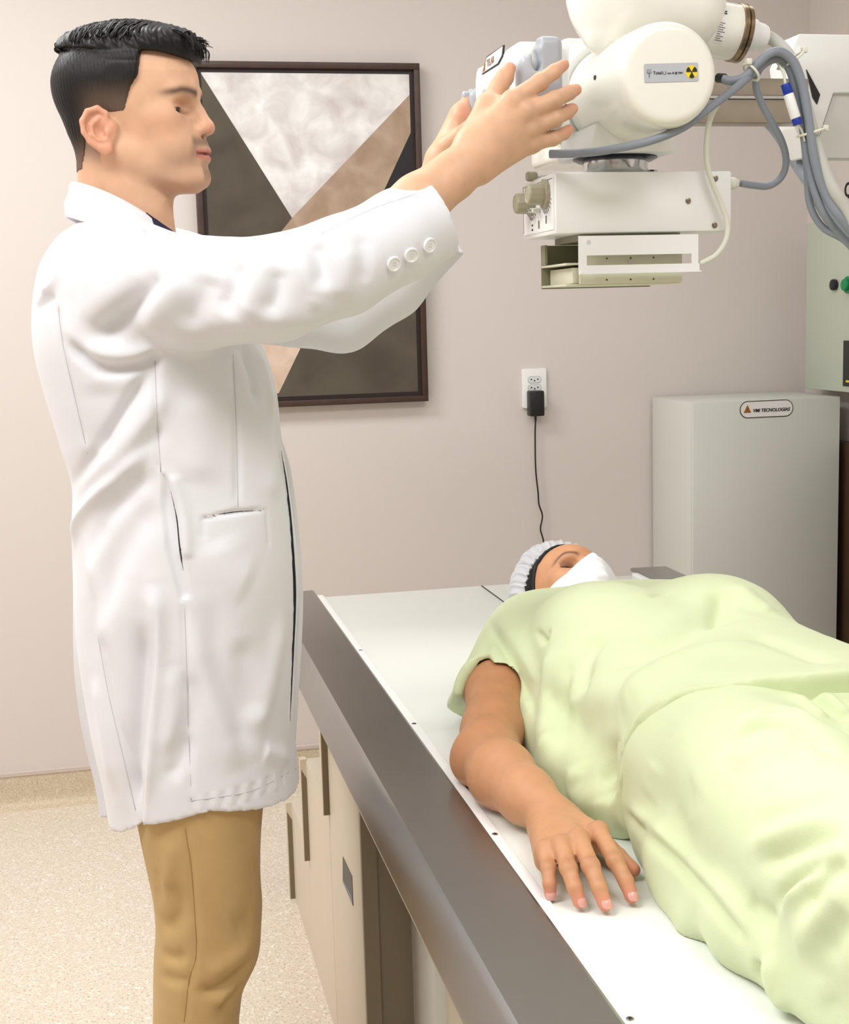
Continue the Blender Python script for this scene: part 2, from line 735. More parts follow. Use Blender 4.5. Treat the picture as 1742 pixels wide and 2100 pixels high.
M_BLUE = mat('blue_tape', srgb(14, 52, 160), 0.4)
M_STEEL = mat('brushed_steel', srgb(172, 171, 170), 0.30, metal=1.0, bump=0.05, bscale=30, aniso=(40, 1, 40), var=0.12, vscale=3)
M_ARMST = mat('arm_steel', srgb(178, 170, 156), 0.32, metal=0.9, var=0.25, vscale=6)
M_CHROME = mat('chrome', srgb(200, 202, 204), 0.12, metal=1.0)
M_DARKST = mat('dark_ring', srgb(40, 46, 58), 0.25, metal=0.8)
M_BRONZE = mat('bronze_ring', srgb(150, 132, 108), 0.25, metal=1.0)
M_BEIGE = mat('beige_sheet', srgb(218, 207, 188), 0.45, bump=0.03, bscale=400)
M_TABLE = mat('white_laminate', srgb(236, 239, 233), 0.2, coat=0.1)
M_STRIPW = mat('white_strip', srgb(246, 246, 244), 0.3)
M_FRAME = mat('dark_wood', srgb(70, 48, 38), 0.42, var=0.3, vscale=30)
M_FRAME2 = mat('dark_wood_rebate', srgb(34, 20, 18), 0.5)
M_TIE = mat('nylon_tie', srgb(232, 230, 212), 0.4)
M_YEL = mat('yellow_print', srgb(246, 218, 40), 0.5)
M_LABEL = mat('grey_label', srgb(188, 192, 198), 0.4)
M_BROWN = mat('brown_print', srgb(160, 96, 30), 0.5)
M_GREEN = mat('green_button', srgb(10, 140, 84), 0.35)
M_PANEL = mat('panel_enamel', srgb(196, 204, 188), 0.45, bump=0.05, bscale=300)
M_PAPER = mat('white_label', srgb(240, 238, 236), 0.5)
M_DKBR = mat('gap_shade_brown', srgb(84, 62, 44), 0.55, var=0.2, vscale=10)


def struct(o):
    o['kind'] = 'structure'
    return o


# ================================================================== room
YW, XR, XL, YF, ZC = 4.088, 2.16, -1.75, -1.6, 2.86
struct(box('floor', (XL, YF, -0.06), (XR, YW, 0), M_FLOOR))
struct(box('ceiling', (XL, YF, ZC), (XR, YW, ZC + 0.06), M_CEIL))
struct(box('wall_back', (XL - 0.08, YW, -0.06), (XR + 0.08, YW + 0.08, ZC + 0.06), M_WALL))
struct(box('wall_right', (XR, YF, -0.06), (XR + 0.08, YW, ZC + 0.06), M_WALL))
struct(box('wall_left', (XL - 0.08, YF, -0.06), (XL, YW, ZC + 0.06), M_WALL))
struct(box('wall_front', (XL - 0.08, YF - 0.08, -0.06), (XR + 0.08, YF, ZC + 0.06), M_WALL))


def cove(name, a, b, nrm):
    """coved vinyl skirting with a thin cap strip"""
    a, b, nrm = np.array(a, float), np.array(b, float), np.array(nrm, float)
    prof = [(0.0, 0.0), (0.035, 0.0), (0.018, 0.006), (0.009, 0.018), (0.006, 0.034), (0.006, 0.098), (0.0, 0.098)]
    bm = bmesh.new()
    v = [bm.verts.new(tuple(a + nrm * x + np.array([0, 0, z]))) for x, z in prof]
    f = bm.faces.new(v)
    r = bmesh.ops.extrude_face_region(bm, geom=[f])
    bmesh.ops.translate(bm, vec=tuple(b - a), verts=[e for e in r['geom'] if isinstance(e, bmesh.types.BMVert)])
    o = struct(link(name, bm_mesh(bm, SA), M_BASEB))
    d = b - a
    lo, hi = np.minimum(a, b), np.maximum(a, b)
    p = [a + nrm * x + np.array([0, 0, z]) for x, z in ((0, 0.098), (0.009, 0.098), (0.009, 0.108), (0.0, 0.11))]
    prism('cap_strip', p, d, M_STRIP, o)
    return o


cove('baseboard_back', (XL, YW, 0), (XR, YW, 0), (0, -1, 0))
cove('baseboard_right', (XR, YF, 0), (XR, YW, 0), (-1, 0, 0))

# ================================================================== painting
def art(name, c1, c2, scale, rough=0.7):
    m = mat(name, c1, rough, bump=0.35, bscale=26, var2=c2, var=0.2, vscale=scale, detail=8)
    n = [q for q in m.node_tree.nodes if q.type == 'TEX_NOISE'][0]
    n.inputs['Distortion'].default_value = 0.5
    return m


M_A_WHITE = art('paint_white', srgb(248, 246, 245), srgb(204, 196, 194), 13)
M_A_DARK = art('paint_umber', srgb(74, 64, 52), srgb(92, 84, 70), 7)
M_A_TAN = art('paint_tan', srgb(190, 166, 146), srgb(162, 136, 112), 12)
M_A_BLK = art('paint_black', srgb(30, 28, 30), srgb(42, 40, 42), 8)
M_A_PEACH = art('paint_peach', srgb(226, 204, 186), srgb(204, 176, 154), 12)
paint = thing('abstract_painting', 'dark framed abstract painting of white, umber and tan triangles on the back wall', 'painting', (0.56, YW, 1.16))
PL, PR, PB, PT = 0.232, 0.896, 1.160, 2.147
fd = 0.042
yb = YW
fw_ = 0.018
for nm, lo, hi in (('frame_rail', (PL, yb - fd, PT - fw_), (PR, yb - 0.001, PT)), ('frame_rail', (PL, yb - fd, PB), (PR, yb - 0.001, PB + fw_)),
                   ('frame_rail', (PL, yb - fd, PB + fw_), (PL + fw_, yb - 0.001, PT - fw_)), ('frame_rail', (PR - fw_, yb - fd, PB + fw_), (PR, yb - 0.001, PT - fw_))):
    box(nm, lo, hi, M_FRAME, paint, 0.0015)
ri = 0.012
for lo, hi in (((PL + fw_, PT - fw_ - ri), (PR - fw_, PT - fw_)), ((PL + fw_, PB + fw_), (PR - fw_, PB + fw_ + ri)),
               ((PL + fw_, PB + fw_ + ri), (PL + fw_ + ri, PT - fw_ - ri)), ((PR - fw_ - ri, PB + fw_ + ri), (PR - fw_, PT - fw_ - ri))):
    box('shadow_gap', (lo[0], yb - fd + 0.012, lo[1]), (hi[0], yb - fd + 0.017, hi[1]), M_FRAME2, paint)
cx0, cx1, cz0, cz1 = PL + fw_ + ri, PR - fw_ - ri, PB + fw_ + ri, PT - fw_ - ri
box('canvas', (cx0, yb - fd + 0.012, cz0), (cx1, yb - 0.004, cz1), M_A_WHITE, paint)
yc = yb - fd + 0.012


def field(name, px, m, th=0.0012):
    pts = []
    for x, y in px:
        p = PY(x, y, yc)
        pts.append((min(max(p[0], cx0), cx1), yc - th, min(max(p[2], cz0), cz1)))
    return prism(name, pts, (0, th, 0), m, paint)


field('umber_triangle', [(380, 132), (403, 150), (599, 447), (445, 640), (380, 700)], M_A_DARK)
field('tan_band', [(599, 447), (843, 194), (843, 272), (788, 390), (612, 722), (575, 800), (500, 900), (380, 900), (380, 700), (445, 640)], M_A_TAN)
field('black_corner', [(843, 272), (860, 270), (860, 392), (788, 390)], M_A_BLK)
field('umber_corner', [(788, 390), (870, 392), (870, 830), (560, 840), (612, 722)], M_A_DARK)
field('peach_patch', [(520, 700), (616, 715), (572, 806), (540, 830), (500, 780)], M_A_PEACH, 0.0018)

# ================================================================== outlet and adapter
ow, oh = 0.078, 0.122
ol = PY(1095, 796, YW)
outlet = thing('wall_outlet', 'white double wall outlet plate on the back wall above the table', 'outlet', (ol[0], YW, ol[2]))
plate('faceplate', (ol[0], YW - 0.0005, ol[2]), (1, 0, 0), (0, 0, 1), rounded_rect(ow, oh, 0.006), 0.009, M_STRIPW, outlet, 0.002)
M_SOCK = mat('socket_white', srgb(226, 226, 226), 0.4)
for zz in (0.0265, 0.0015, -0.0235):
    c = (ol[0], YW - 0.0096, ol[2] + zz)
    s = plate('socket', c, (1, 0, 0), (0, 0, 1), rounded_rect(0.044, 0.0215, 0.009), 0.0008, M_GREY, outlet)
    plate('socket_recess', (c[0], c[1] - 0.0006, c[2]), (1, 0, 0), (0, 0, 1), rounded_rect(0.041, 0.0185, 0.008), 0.0006, M_SOCK, s)
    for dx, dz in ((-0.0105, 0.001), (0.0105, 0.001), (0, -0.003)):
        cyl('pin_hole', (c[0] + dx, c[1] - 0.0016, c[2] + dz), (c[0] + dx, c[1] - 0.0004, c[2] + dz), 0.0024, M_BLACK, s, 12)
ad = PY(1099, 827, YW - 0.03)
adp = thing('power_adapter', 'black plug-in power adapter with cord hanging down the wall', 'power adapter', (ad[0], YW - 0.011, ad[2]))
box('adapter_body', (ad[0] - 0.023, YW - 0.05, ad[2] - 0.039), (ad[0] + 0.023, YW - 0.0112, ad[2] + 0.039), M_BLACK, adp, 0.004)
cyl('strain_relief', (ad[0], YW - 0.026, ad[2] - 0.038), (ad[0], YW - 0.026, ad[2] - 0.056), 0.0045, M_BLACK, adp, 14, r2=0.003)
tube('cord', [(ad[0], YW - 0.026, ad[2] - 0.054)] + [PY(x, y, YW - 0.02) for x, y in ((1098, 890), (1099, 960), (1104, 1010), (1106, 1035), (1113, 1058), (1109, 1085), (1115, 1110), (1114, 1145), (1118, 1190), (1116, 1260))]
     + [(1.28, YW - 0.02, 0.55), (1.26, YW - 0.03, 0.2), (1.3, YW - 0.05, 0.01)], 0.0026, M_BLACK, adp, 8, 6)

# ================================================================== generator cabinet
gx0, gx1, gy0, gy1, gz = 1.626, 2.1, 3.756, YW - 0.012, 1.142
gen = thing('generator_cabinet', 'tall off-white metal equipment cabinet standing in the corner behind the table', 'cabinet', (1.86, 3.92, 0))
box('cabinet_body', (gx0, gy0 + 0.016, 0.0), (gx1, gy1, gz), M_CABW, gen, 0.004)
box('front_panel', (gx0, gy0, 0.04), (gx1, gy0 + 0.0155, gz), M_CABW, gen, 0.003)
bc = PY(1573, 838.5, gy0 - 0.001)
bw, bh = 0.178, 0.055
bd = plate('badge', (bc[0], gy0 - 0.0002, bc[2]), (1, 0, 0), (0, 0, 1), rounded_rect(bw * 0.965, bh * 0.92, 0.025, 8), 0.0008, M_INK, gen, label='white rounded name badge with dark border')
plate('badge_face', (bc[0], gy0 - 0.0011, bc[2]), (1, 0, 0), (0, 0, 1), rounded_rect(bw * 0.965 - 0.005, bh * 0.92 - 0.005, 0.0225, 8), 0.0005, M_PAPER, bd)
tx = bc[0] - 0.062
prism('badge_triangle', [(tx - 0.012, gy0 - 0.0022, bc[2] - 0.009), (tx + 0.012, gy0 - 0.0022, bc[2] - 0.009), (tx, gy0 - 0.0022, bc[2] + 0.014)], (0, 0.0005, 0), M_BROWN, bd)
text('lettering', 'VMI TECNOLOGIAS', (bc[0] - 0.045, gy0 - 0.0022, bc[2] - 0.008), (1, 0, 0.0), (0, 0, 1), 0.0136, M_INK, bd, shear=0.2, bold=0.0003)
dk = box('gap_shade_panel', (2.125, 3.1, 0.36), (2.158, 4.0, 1.0), M_DKBR, None, 0.002)  # added to darken the shaded gap between cabinet and right wall
tag(dk, 'dark brown panel added for the shaded gap beside the cabinet', 'added panel')

# ================================================================== electrical panel on the right wall
ep = thing('electrical_panel', 'grey-green electrical panel with knob and green button on the right wall', 'electrical panel', (XR, 3.7, 1.16))
e0 = PX(1700, 795, XR - 0.05)
ey1, ez0 = 3.948, 1.158
box('panel_box', (XR - 0.06, 3.45, ez0 + 0.006), (XR - 0.001, ey1 - 0.004, 1.66), M_PANEL, ep, 0.003)
box('panel_door', (XR - 0.075, 3.446, ez0), (XR - 0.0605, ey1, 1.664), M_PANEL, ep, 0.002)
xd = XR - 0.0755
k = PX(1715, 584, xd)
cyl('black_knob', (xd, k[1], k[2]), (xd - 0.014, k[1], k[2]), 0.0165, M_BLACK, ep, 20, 0.003)
k = PX(1745, 584, xd)
gb = cyl('button_collar', (xd, k[1], k[2]), (xd - 0.012, k[1], k[2]), 0.025, M_GREEN, ep, 24, 0.002)
cyl('green_button', (xd - 0.012, k[1], k[2]), (xd - 0.024, k[1], k[2]), 0.017, M_GREEN, gb, 24, 0.003)
k = PX(1732, 745, xd)
k2 = PX(1731, 705, xd)
dz = 0.067
dsp = box('display', (xd - 0.004, k[1] - 0.14, k[2] - dz), (xd, k[1], k[2] + dz), M_BLACK, ep, 0.001, label='black display window')
box('display_line', (xd - 0.0048, k[1] - 0.08, k[2] - dz + 0.012), (xd - 0.0042, k[1] - 0.02, k[2] - dz + 0.018), M_YEL, dsp)
k = PX(1733, 396, XR - 0.002)
sg = text('wall_lettering', 'QU', (XR - 0.001, k[1] + 0.004, k[2] - 0.012), (0, -1, 0), (0, 0, 1), 0.06, M_INK, None, depth=0.0008, bold=0.001)
tag(sg, 'black lettering on the right wall above the electrical panel', 'lettering')

# ================================================================== examination table
ZT = 0.76
tab = thing('examination_table', 'long x-ray examination table with white top and steel side rails', 'examination table', (0.82, 2.0, 0))
TY0, TY1 = 0.72, 3.195
ttop = box('tabletop', (0.436, TY0, ZT - 0.03), (1.222, TY1, ZT - 0.003), M_TABLE, tab, 0.002)
box('centre_line', (0.826, TY0, ZT - 0.0032), (0.8295, TY1, ZT - 0.0024), M_INK, ttop)
for x0, x1 in ((0.4215, 0.4365), (1.2215, 1.2365)):
    s = box('edge_strip', (x0, TY0, ZT - 0.03), (x1, TY1 + 0.006, ZT + 0.001), M_STRIPW, tab, 0.001)
    for px_, py_ in ((737, 1335), (845, 1486), (1008, 1713), (1289, 2092)):
        yy = PZ(px_, py_, ZT)[1]
        xx = (x0 + x1) / 2
        sc = lathe('strip_screw', (xx, yy, ZT + 0.0005), (0, 0, 1), [(0, 0), (0, 0.0045), (0.0012, 0.0038), (0.0014, 0.0018), (0.0006, 0.0)], M_CHROME, s, 14)
        cyl('screw_socket', (xx, yy, ZT + 0.0013), (xx, yy, ZT + 0.0021), 0.0018, M_BLACK, sc, 8)


def rail(name, sgn, xin):
    # cross-section, measured outwards from the inner edge
    prof = [(0.0, -0.004), (0.0, 0.002), (0.004, 0.004), (0.096, 0.002), (0.101, -0.001), (0.104, -0.005), (0.124, -0.036), (0.126, -0.043), (0.124, -0.05), (0.108, -0.05), (0.108, -0.03), (0.05, -0.03), (0.05, -0.012)]
    p = [(xin + sgn * a, TY0 - 0.01, ZT + b) for a, b in prof]
    bm = bmesh.new()
    f = bm.faces.new([bm.verts.new(q) for q in p])
    r = bmesh.ops.extrude_face_region(bm, geom=[f])
    bmesh.ops.translate(bm, vec=(0, 3.262 - TY0, 0), verts=[e for e in r['geom'] if isinstance(e, bmesh.types.BMVert)])
    return link(name, bm_mesh(bm, math.radians(25)), M_STEEL, tab)


rail('side_rail', -1, 0.421)
rail('side_rail', 1, 1.237)
for x0, x1 in ((0.315, 0.325), (1.333, 1.343)):
    box('rail_lip', (x0, TY0, ZT - 0.064), (x1, 3.24, ZT - 0.0505), M_BEIGE, tab, 0.001)
box('table_carrier', (0.40, 0.9, ZT - 0.11), (1.26, 3.15, ZT - 0.031), M_BEIGE, tab, 0.004)
M_FIN = mat('fin_shade_brown', srgb(128, 112, 88), 0.6)
# pedestal: left cover with a stepped far end, three folded fins, a socket opening
XS = 0.34
prof = [(2.162, 0.0), (3.21, 0.0), (3.23, 0.25), (2.9, 0.25), (2.888, 0.463), (2.545, 0.463), (2.531, 0.66), (2.162, 0.66)]
hole = [(2.257, 0.396), (2.373, 0.393), (2.361, 0.446), (2.257, 0.451)]
ped = box('pedestal', (0.44, 1.05, 0.0), (1.2, 3.1, ZT - 0.111), M_BEIGE, tab, 0.003)
cov = box('side_cover', (XS, 2.162, 0.0), (0.439, 2.53, 0.66), M_BEIGE, ped, 0.002)
box('side_cover', (XS, 2.5305, 0.0), (0.439, 2.888, 0.463), M_BEIGE, ped, 0.0)
box('side_cover', (XS, 2.8885, 0.0), (0.439, 3.225, 0.25), M_BEIGE, ped, 0.0)
for y1, z0, z1 in ((3.233, 0.0, 0.247), (2.893, 0.234, 0.466), (2.536, 0.469, 0.66)):
    prism('folded_fin', [(XS + 0.001, y1, z0), (XS - 0.013, y1, z0), (XS - 0.013, y1, z1), (XS + 0.001, y1, z1)], (0, -0.02, 0), M_BEIGE, ped)
    prism('fin_end_shade', [(XS + 0.0005, y1 - 0.0205, z0), (XS - 0.0115, y1 - 0.0205, z0), (XS - 0.0115, y1 - 0.0205, z1 - 0.022), (XS + 0.0005, y1 - 0.0205, z1 - 0.045)], (0, 0.001, 0), M_FIN, ped)  # brown sheet paints the shade on the fin's near face
M_RECESS = mat('socket_recess_dark', srgb(24, 26, 32), 0.4)
prism('socket_opening', [(XS - 0.0008, y, z) for y, z in hole], (0.004, 0, 0), M_RECESS, cov, label='dark rectangular opening')
prism('socket_tray', [(XS - 0.0012, y, z) for y, z in ((2.259, 0.398), (2.371, 0.3945), (2.370, 0.400), (2.262, 0.412))], (0.002, 0, 0), mat('blue_grey_tray', srgb(96, 108, 128), 0.4), cov)
M_TAUPE = mat('taupe_shade', srgb(138, 125, 106), 0.5)  # darker than the beige: paints shade onto the flange and recess faces
box('cover_flange', (XS + 0.0005, 2.15, 0.0), (0.366, 2.1615, 0.655), M_TAUPE, cov)
box('recess_panel', (0.3665, 2.156, 0.0), (0.4395, 2.1618, 0.655), M_TAUPE, cov)
pB = PY(892, 2030, 1.98)
box('front_column', (pB[0], 1.98, 0.0), (0.60, 2.16, 0.648), M_CABW, ped, 0.002)

# ================================================================== support arm and carriage of the tube stand
arm = thing('support_arm', 'brushed steel crossbar behind the x-ray tube leading to the white carriage', 'support arm', tuple(PY(1500, 205, 2.42)))
aL, aR = PY(1180, 160, 2.42), PY(1660, 160, 2.42)
zt, zm1, zm2, zb = PY(1530, 160, 2.42)[2], PY(1530, 196, 2.42)[2], PY(1530, 203, 2.42)[2], PY(1530, 252, 2.42)[2]
box('upper_bar', (aL[0], 2.42, zm1), (aR[0], 2.47, zt), M_ARMST, arm, 0.002)
box('bar_seam', (aL[0], 2.416, zm2), (aR[0], 2.46, zm1 - 0.0002), M_CHROME, arm, 0.001)
box('lower_bar', (aL[0], 2.42, zb), (aR[0], 2.47, zm2 - 0.0002), M_ARMST, arm, 0.002)
box('arm_housing', (PY(1140, 120, 2.3)[0], 2.26, PY(1150, 330, 2.3)[2]), (PY(1330, 120, 2.3)[0], 2.46, PY(1150, 75, 2.26)[2]), M_CREAM, arm, 0.012, 3)
YC_ = 2.52
car = thing('tube_stand_carriage', 'white angular carriage housing of the tube stand at the right edge', 'equipment housing', tuple(PY(1742, 200, YC_)))
prism('carriage_body', [PY(x, y, YC_) for x, y in ((1640, 69), (2020, 75), (2020, 190), (1711, 190), (1668, 322), (1656, 322), (1630, 262), (1612, 130))], (0, 0.07, 0), M_WHITE, car, 0.003)
lo = [PY(x, y, YC_ + 0.012) for x, y in ((1711, 190.5), (2020, 190.5), (2020, 326), (1668, 323))]
prism('lower_cover', lo, (0, 0.05, 0), M_CABW, car)
prism('black_gap', [PY(x, y, YC_ - 0.003) for x, y in ((1655, 142), (1683, 194), (1677, 214), (1668, 200))], (0, 0.006, 0), M_BLACK, car)
xc_ = max(PY(1742, yy, YC_ + 0.21)[0] for yy in (0, 700, 1400)) + 0.03
box('column', (xc_, YC_ + 0.075, 0.0), (xc_ + 0.12, YC_ + 0.2, 2.855), M_WHITE, car, 0.004)
hose = tube('spring_arm', [PY(1570, 236, 2.62), PY(1600, 270, 2.62), PY(1640, 335, 2.6), PY(1665, 372, 2.55), PY(1720, 450, 2.52), PY(1800, 560, 2.5), PY(1880, 620, 2.56)], 0.0165, M_CABLE, None, 16)
tag(hose, 'thick grey hose running diagonally behind the cable bundle', 'hose')

# ================================================================== x-ray tube head
TYC = 1.88
tc = PY(1376, 150, TYC)
tx_, tz_ = tc[0], tc[2]
th_ = thing('xray_tube', 'cream x-ray tube housing with round end cap and radiation label', 'x-ray tube', (tx_, 2.1, tz_ - 0.1))
R1 = 0.0755
JL = 0.225
lathe('tube_housing', (tx_, TYC, tz_), (0, 1, 0), [(0, 0), (0.0, 0.058), (0.0008, 0.063), (0.003, 0.0672), (0.007, 0.0705), (0.013, 0.0728), (0.03, R1), (0.12, R1 + 0.0025), (JL, R1 + 0.003), (JL, 0)], M_CREAM, th_, 72, angle=math.radians(60))
lathe('joint_ring', (tx_, TYC + JL, tz_), (0, 1, 0), [(0, 0), (0, R1 + 0.0015), (0.004, R1 + 0.0015), (0.004, 0)], M_INK, th_, 72)
lathe('mounting_flange', (tx_, TYC + JL + 0.004, tz_), (0, 1, 0), [(0, 0), (0, R1 + 0.014), (0.002, R1 + 0.016), (0.03, R1 + 0.016), (0.032, R1 + 0.014), (0.032, 0)], M_WHITE, th_, 72)
lathe('rear_housing', (tx_, TYC + JL + 0.036, tz_), (0, 1, 0), [(0, 0), (0, R1 + 0.01), (0.05, R1 + 0.01), (0.12, R1 - 0.005), (0.15, 0.05), (0.15, 0)], M_CREAM, th_, 60, angle=math.radians(60))
# upper horn: a wide rounded barrel with an end cap towards the right
F1 = Field((tx_ - 0.25, TYC - 0.02, tz_ - 0.05), (tx_ + 0.2, TYC + 0.26, tz_ + 0.24), 0.004)
hA, hB = PY(1262, 8, 2.02), PY(1400, 22, 2.03)
F1.cap(hA, hB, 0.066, 0.066)
F1.cap(hA + np.array([-0.008, 0, 0.0]), PY(1243, 78, 2.01), 0.06, 0.026, 0.03)
V, Q = F1.mesh(3)
link('horn_body', quad_mesh(V, Q), M_CREAM, th_)
g0, g1 = PY(1425, 52, 2.03), PY(1513, 68, 2.03)
hd = (g1 - g0) / np.linalg.norm(g1 - g0)
cyl('horn_neck', g0 - hd * 0.03, g1 - hd * 0.004, 0.0415, M_CREAM, th_, 48, 0.002)
lathe('clamp_ring', g1 - hd * 0.008, hd, [(0, 0), (0, 0.041), (0.002, 0.0435), (0.008, 0.0435), (0.0095, 0.041), (0.0105, 0.0435), (0.016, 0.0435), (0.018, 0.04), (0.018, 0)], M_BRONZE, th_, 48)
g2 = PY(1566, 72, 2.03)
lathe('cable_gland', g1 + hd * 0.01, hd, [(0, 0), (0, 0.026), (0.016, 0.0245), (0.018, 0.022), (0.03, 0.0205), (0.036, 0.018), (0.036, 0)], M_STRIPW, th_, 32)
lb = PY(1494, 62, 1.985)
# serial label wrapped on the neck
vs, fs = [], []
u_, v_, d_ = frame_of(hd)
for i in range(13):
    a = math.radians(-42 + 84 * i / 12)
    nn = np.array([0, -1, 0]) * math.cos(a) + np.array([0, 0, 1.0]) * math.sin(a)
    nn = nn - hd * (nn @ hd)
    nn /= np.linalg.norm(nn)
    c0 = g0 + hd * 0.020 + nn * 0.0419
    vs += [c0, c0 + hd * 0.0155]
for i in range(12):
    fs.append((2 * i, 2 * i + 1, 2 * i + 3, 2 * i + 2))
sl_ = link('serial_label', mesh_from(vs, fs), M_PAPER, th_, 'white printed serial label')
for j in range(11):
    a = math.radians(-36 + 4.4 * j if j < 9 else 20 + 5 * (j - 9))
    nn = np.array([0, -1, 0]) * math.cos(a) + np.array([0, 0, 1.0]) * math.sin(a)
    nn = nn - hd * (nn @ hd)
    nn /= np.linalg.norm(nn)
    c0 = g0 + hd * (0.0215) + nn * 0.0422
    ln = [0.012, 0.008, 0.011, 0.006, 0.012, 0.009, 0.011, 0.007, 0.01, 0.012, 0.012][j]
    cyl('print_line', c0, c0 + hd * ln, 0.0004 if j < 9 else 0.0011, M_INK, sl_, 5)
# radiation label on the cap
lc = PY(1377, 149, TYC)
lx = np.array([1, 0, 0.035])
lz = np.array([-0.035, 0, 1])
lw, lh = 0.0815, 0.0255
lab = plate('radiation_label', (lc[0], TYC - 0.0003, lc[2]), lx, lz, rounded_rect(lw, lh, 0.002, 3), 0.0006, M_LABEL, th_, label='grey label with yellow and black radiation trefoil')


def lp(a, b, t):
    e, f = lx / np.linalg.norm(lx), lz / np.linalg.norm(lz)
    return np.array([lc[0], TYC - t, lc[2]]) + e * a + f * b


cyl('trefoil_disc', lp(0.0305, 0, 0.0009), lp(0.0305, 0, 0.0013), 0.0092, M_YEL, lab, 32)
for a0 in (90, 210, 330):
    pts = []
    for r, aa in ((0.0022, -30), (0.0022, 30), (0.008, 30), (0.0084, 15), (0.0085, 0), (0.0084, -15), (0.008, -30)):
        t = math.radians(a0 + 180 + aa)
        pts.append(lp(0.0305 + r * math.cos(t), r * math.sin(t), 0.0019))
    prism('trefoil_blade', pts, (0, 0.0005, 0), M_INK, lab)
cyl('trefoil_hub', lp(0.0305, 0, 0.0013), lp(0.0305, 0, 0.0019), 0.0014, M_INK, lab, 12)
text('label_print', 'Total', lp(-0.0275, -0.002, 0.0012), lx, lz, 0.0062, M_INK, lab, 0.0003)
text('label_print', '1,1', lp(-0.0145, -0.0025, 0.0012), lx, lz, 0.0062, M_INK, lab, 0.0003)
text('label_print', 'mm Al @ 70kV', lp(-0.006, -0.002, 0.0012), lx, lz, 0.0037, M_INK, lab, 0.0003)
for dx in (-0.0025, 0, 0.0025):
    cyl('filter_symbol', lp(-0.0335 + dx, 0.0055, 0.001), lp(-0.0335 + dx, 0.0, 0.001), 0.0003, M_INK, lab, 5)
cyl('filter_symbol', lp(-0.0375, 0.0, 0.001), lp(-0.0295, 0.0, 0.001), 0.0003, M_INK, lab, 5)
cyl('filter_symbol', lp(-0.0335, 0.0, 0.001), lp(-0.0335, -0.006, 0.001), 0.0005, M_INK, lab, 5)
ss = PY(1255, 158, TYC + 0.03)
cyl('set_screw', (tx_ - R1 - 0.003, TYC + 0.10, tz_ + 0.01), (tx_ - R1 + 0.004, TYC + 0.10, tz_ + 0.01), 0.0035, M_DARKST, th_, 10)
# swivel below the tube
sw = np.array([PY(1262, 340, 2.09)[0], 2.09])
ztop = PY(1262, 320, 2.05)[2]
zcol = PY(1300, 352, 2.0)[2]
lathe('swivel_plate', (sw[0], sw[1], zcol + 0.024), (0, 0, 1), [(0, 0), (0, 0.058), (0.004, 0.066), (0.006, 0.066), (0.006, 0)], M_DARKST, th_, 48)
lathe('swivel_ring', (sw[0], sw[1], zcol + 0.004), (0, 0, 1), [(0, 0), (0, 0.056), (0.003, 0.057), (0.003, 0.053), (0.008, 0.051), (0.02, 0.051), (0.02, 0)], M_CHROME, th_, 48)
prism('tube_saddle', [(sw[0] - 0.07, 2.01, zcol + 0.03), (sw[0] + 0.075, 2.01, zcol + 0.03), (sw[0] + 0.06, 2.01, tz_ - 0.05), (sw[0] - 0.06, 2.01, tz_ - 0.05)], (0, 0.16, 0), M_WHITE, th_, 0.004)

# ================================================================== collimator
cx0_, cx1_, cy0_, cy1_ = 0.646, 0.929, 2.0, 2.172
cz0_, cz1_ = 1.5345, 1.625
co = thing('collimator', 'white box collimator with khaki knobs hanging below the x-ray tube', 'collimator', (0.79, 2.08, cz0_))
box('collimator_body', (cx0_, cy0_, cz0_), (cx1_, cy1_, cz1_), M_WHITE, co, 0.003)
for x, y in ((1468, 366), (1412, 412), (1466, 462)):
    p = PY(x, y, cy0_)
    s = lathe('cover_screw', (p[0], cy0_, p[2]), (0, -1, 0), [(0, 0), (0, 0.0046), (0.0015, 0.0042), (0.002, 0.003), (0.0018, 0.0)], M_BRONZE, co, 18)
    cyl('screw_head', (p[0], cy0_ - 0.0018, p[2]), (p[0], cy0_ - 0.0028, p[2]), 0.0021, M_CHROME, s, 12)
    cyl('screw_socket', (p[0], cy0_ - 0.0027, p[2]), (p[0], cy0_ - 0.0031, p[2]), 0.001, M_BLACK, s, 8)
p = PY(1524, 376, cy0_ + 0.013)
lathe('cable_gland', (cx1_, cy0_ + 0.013, p[2]), (1, 0, 0), [(0, 0), (0, 0.0085), (0.002, 0.0085), (0.002, 0.0095), (0.01, 0.0095), (0.011, 0.0085), (0.016, 0.0065), (0.016, 0)], M_CABLEW, co, 20)
gland = np.array([cx1_ + 0.015, cy0_ + 0.06, p[2]])
# control face on the left side
cpl = box('control_plate', (cx0_ - 0.0012, cy0_ + 0.008, cz0_ + 0.007), (cx0_, cy1_ - 0.006, cz1_ - 0.006), M_STRIPW, co)
M_LINE = mat('grey_print', srgb(120, 120, 118), 0.6)
xf = cx0_ - 0.0014


def kn(yc_, zc_, r1, r2, ln):
    k_ = lathe('adjustment_knob', (xf, yc_, zc_), (-1, 0, 0), [(0, 0), (0, r1), (0.005, r1), (0.006, r2), (ln - 0.003, r2 * 0.96), (ln - 0.001, r2 * 0.9), (ln, r2 * 0.78), (ln - 0.001, r2 * 0.7), (ln - 0.001, 0)], M_KHAKI, co, 12, angle=math.radians(22))
    for j in range(9):
        a = math.radians(200 + j * 14)
        ry, rz = math.cos(a), math.sin(a)
        q = np.array([xf - 0.0002, yc_ + ry * (r1 + 0.002), zc_ + rz * (r1 + 0.002)])
        cyl('scale_tick', q, q + np.array([0, ry * 0.005, rz * 0.005]), 0.0004, M_INK, cpl, 5)
    return k_


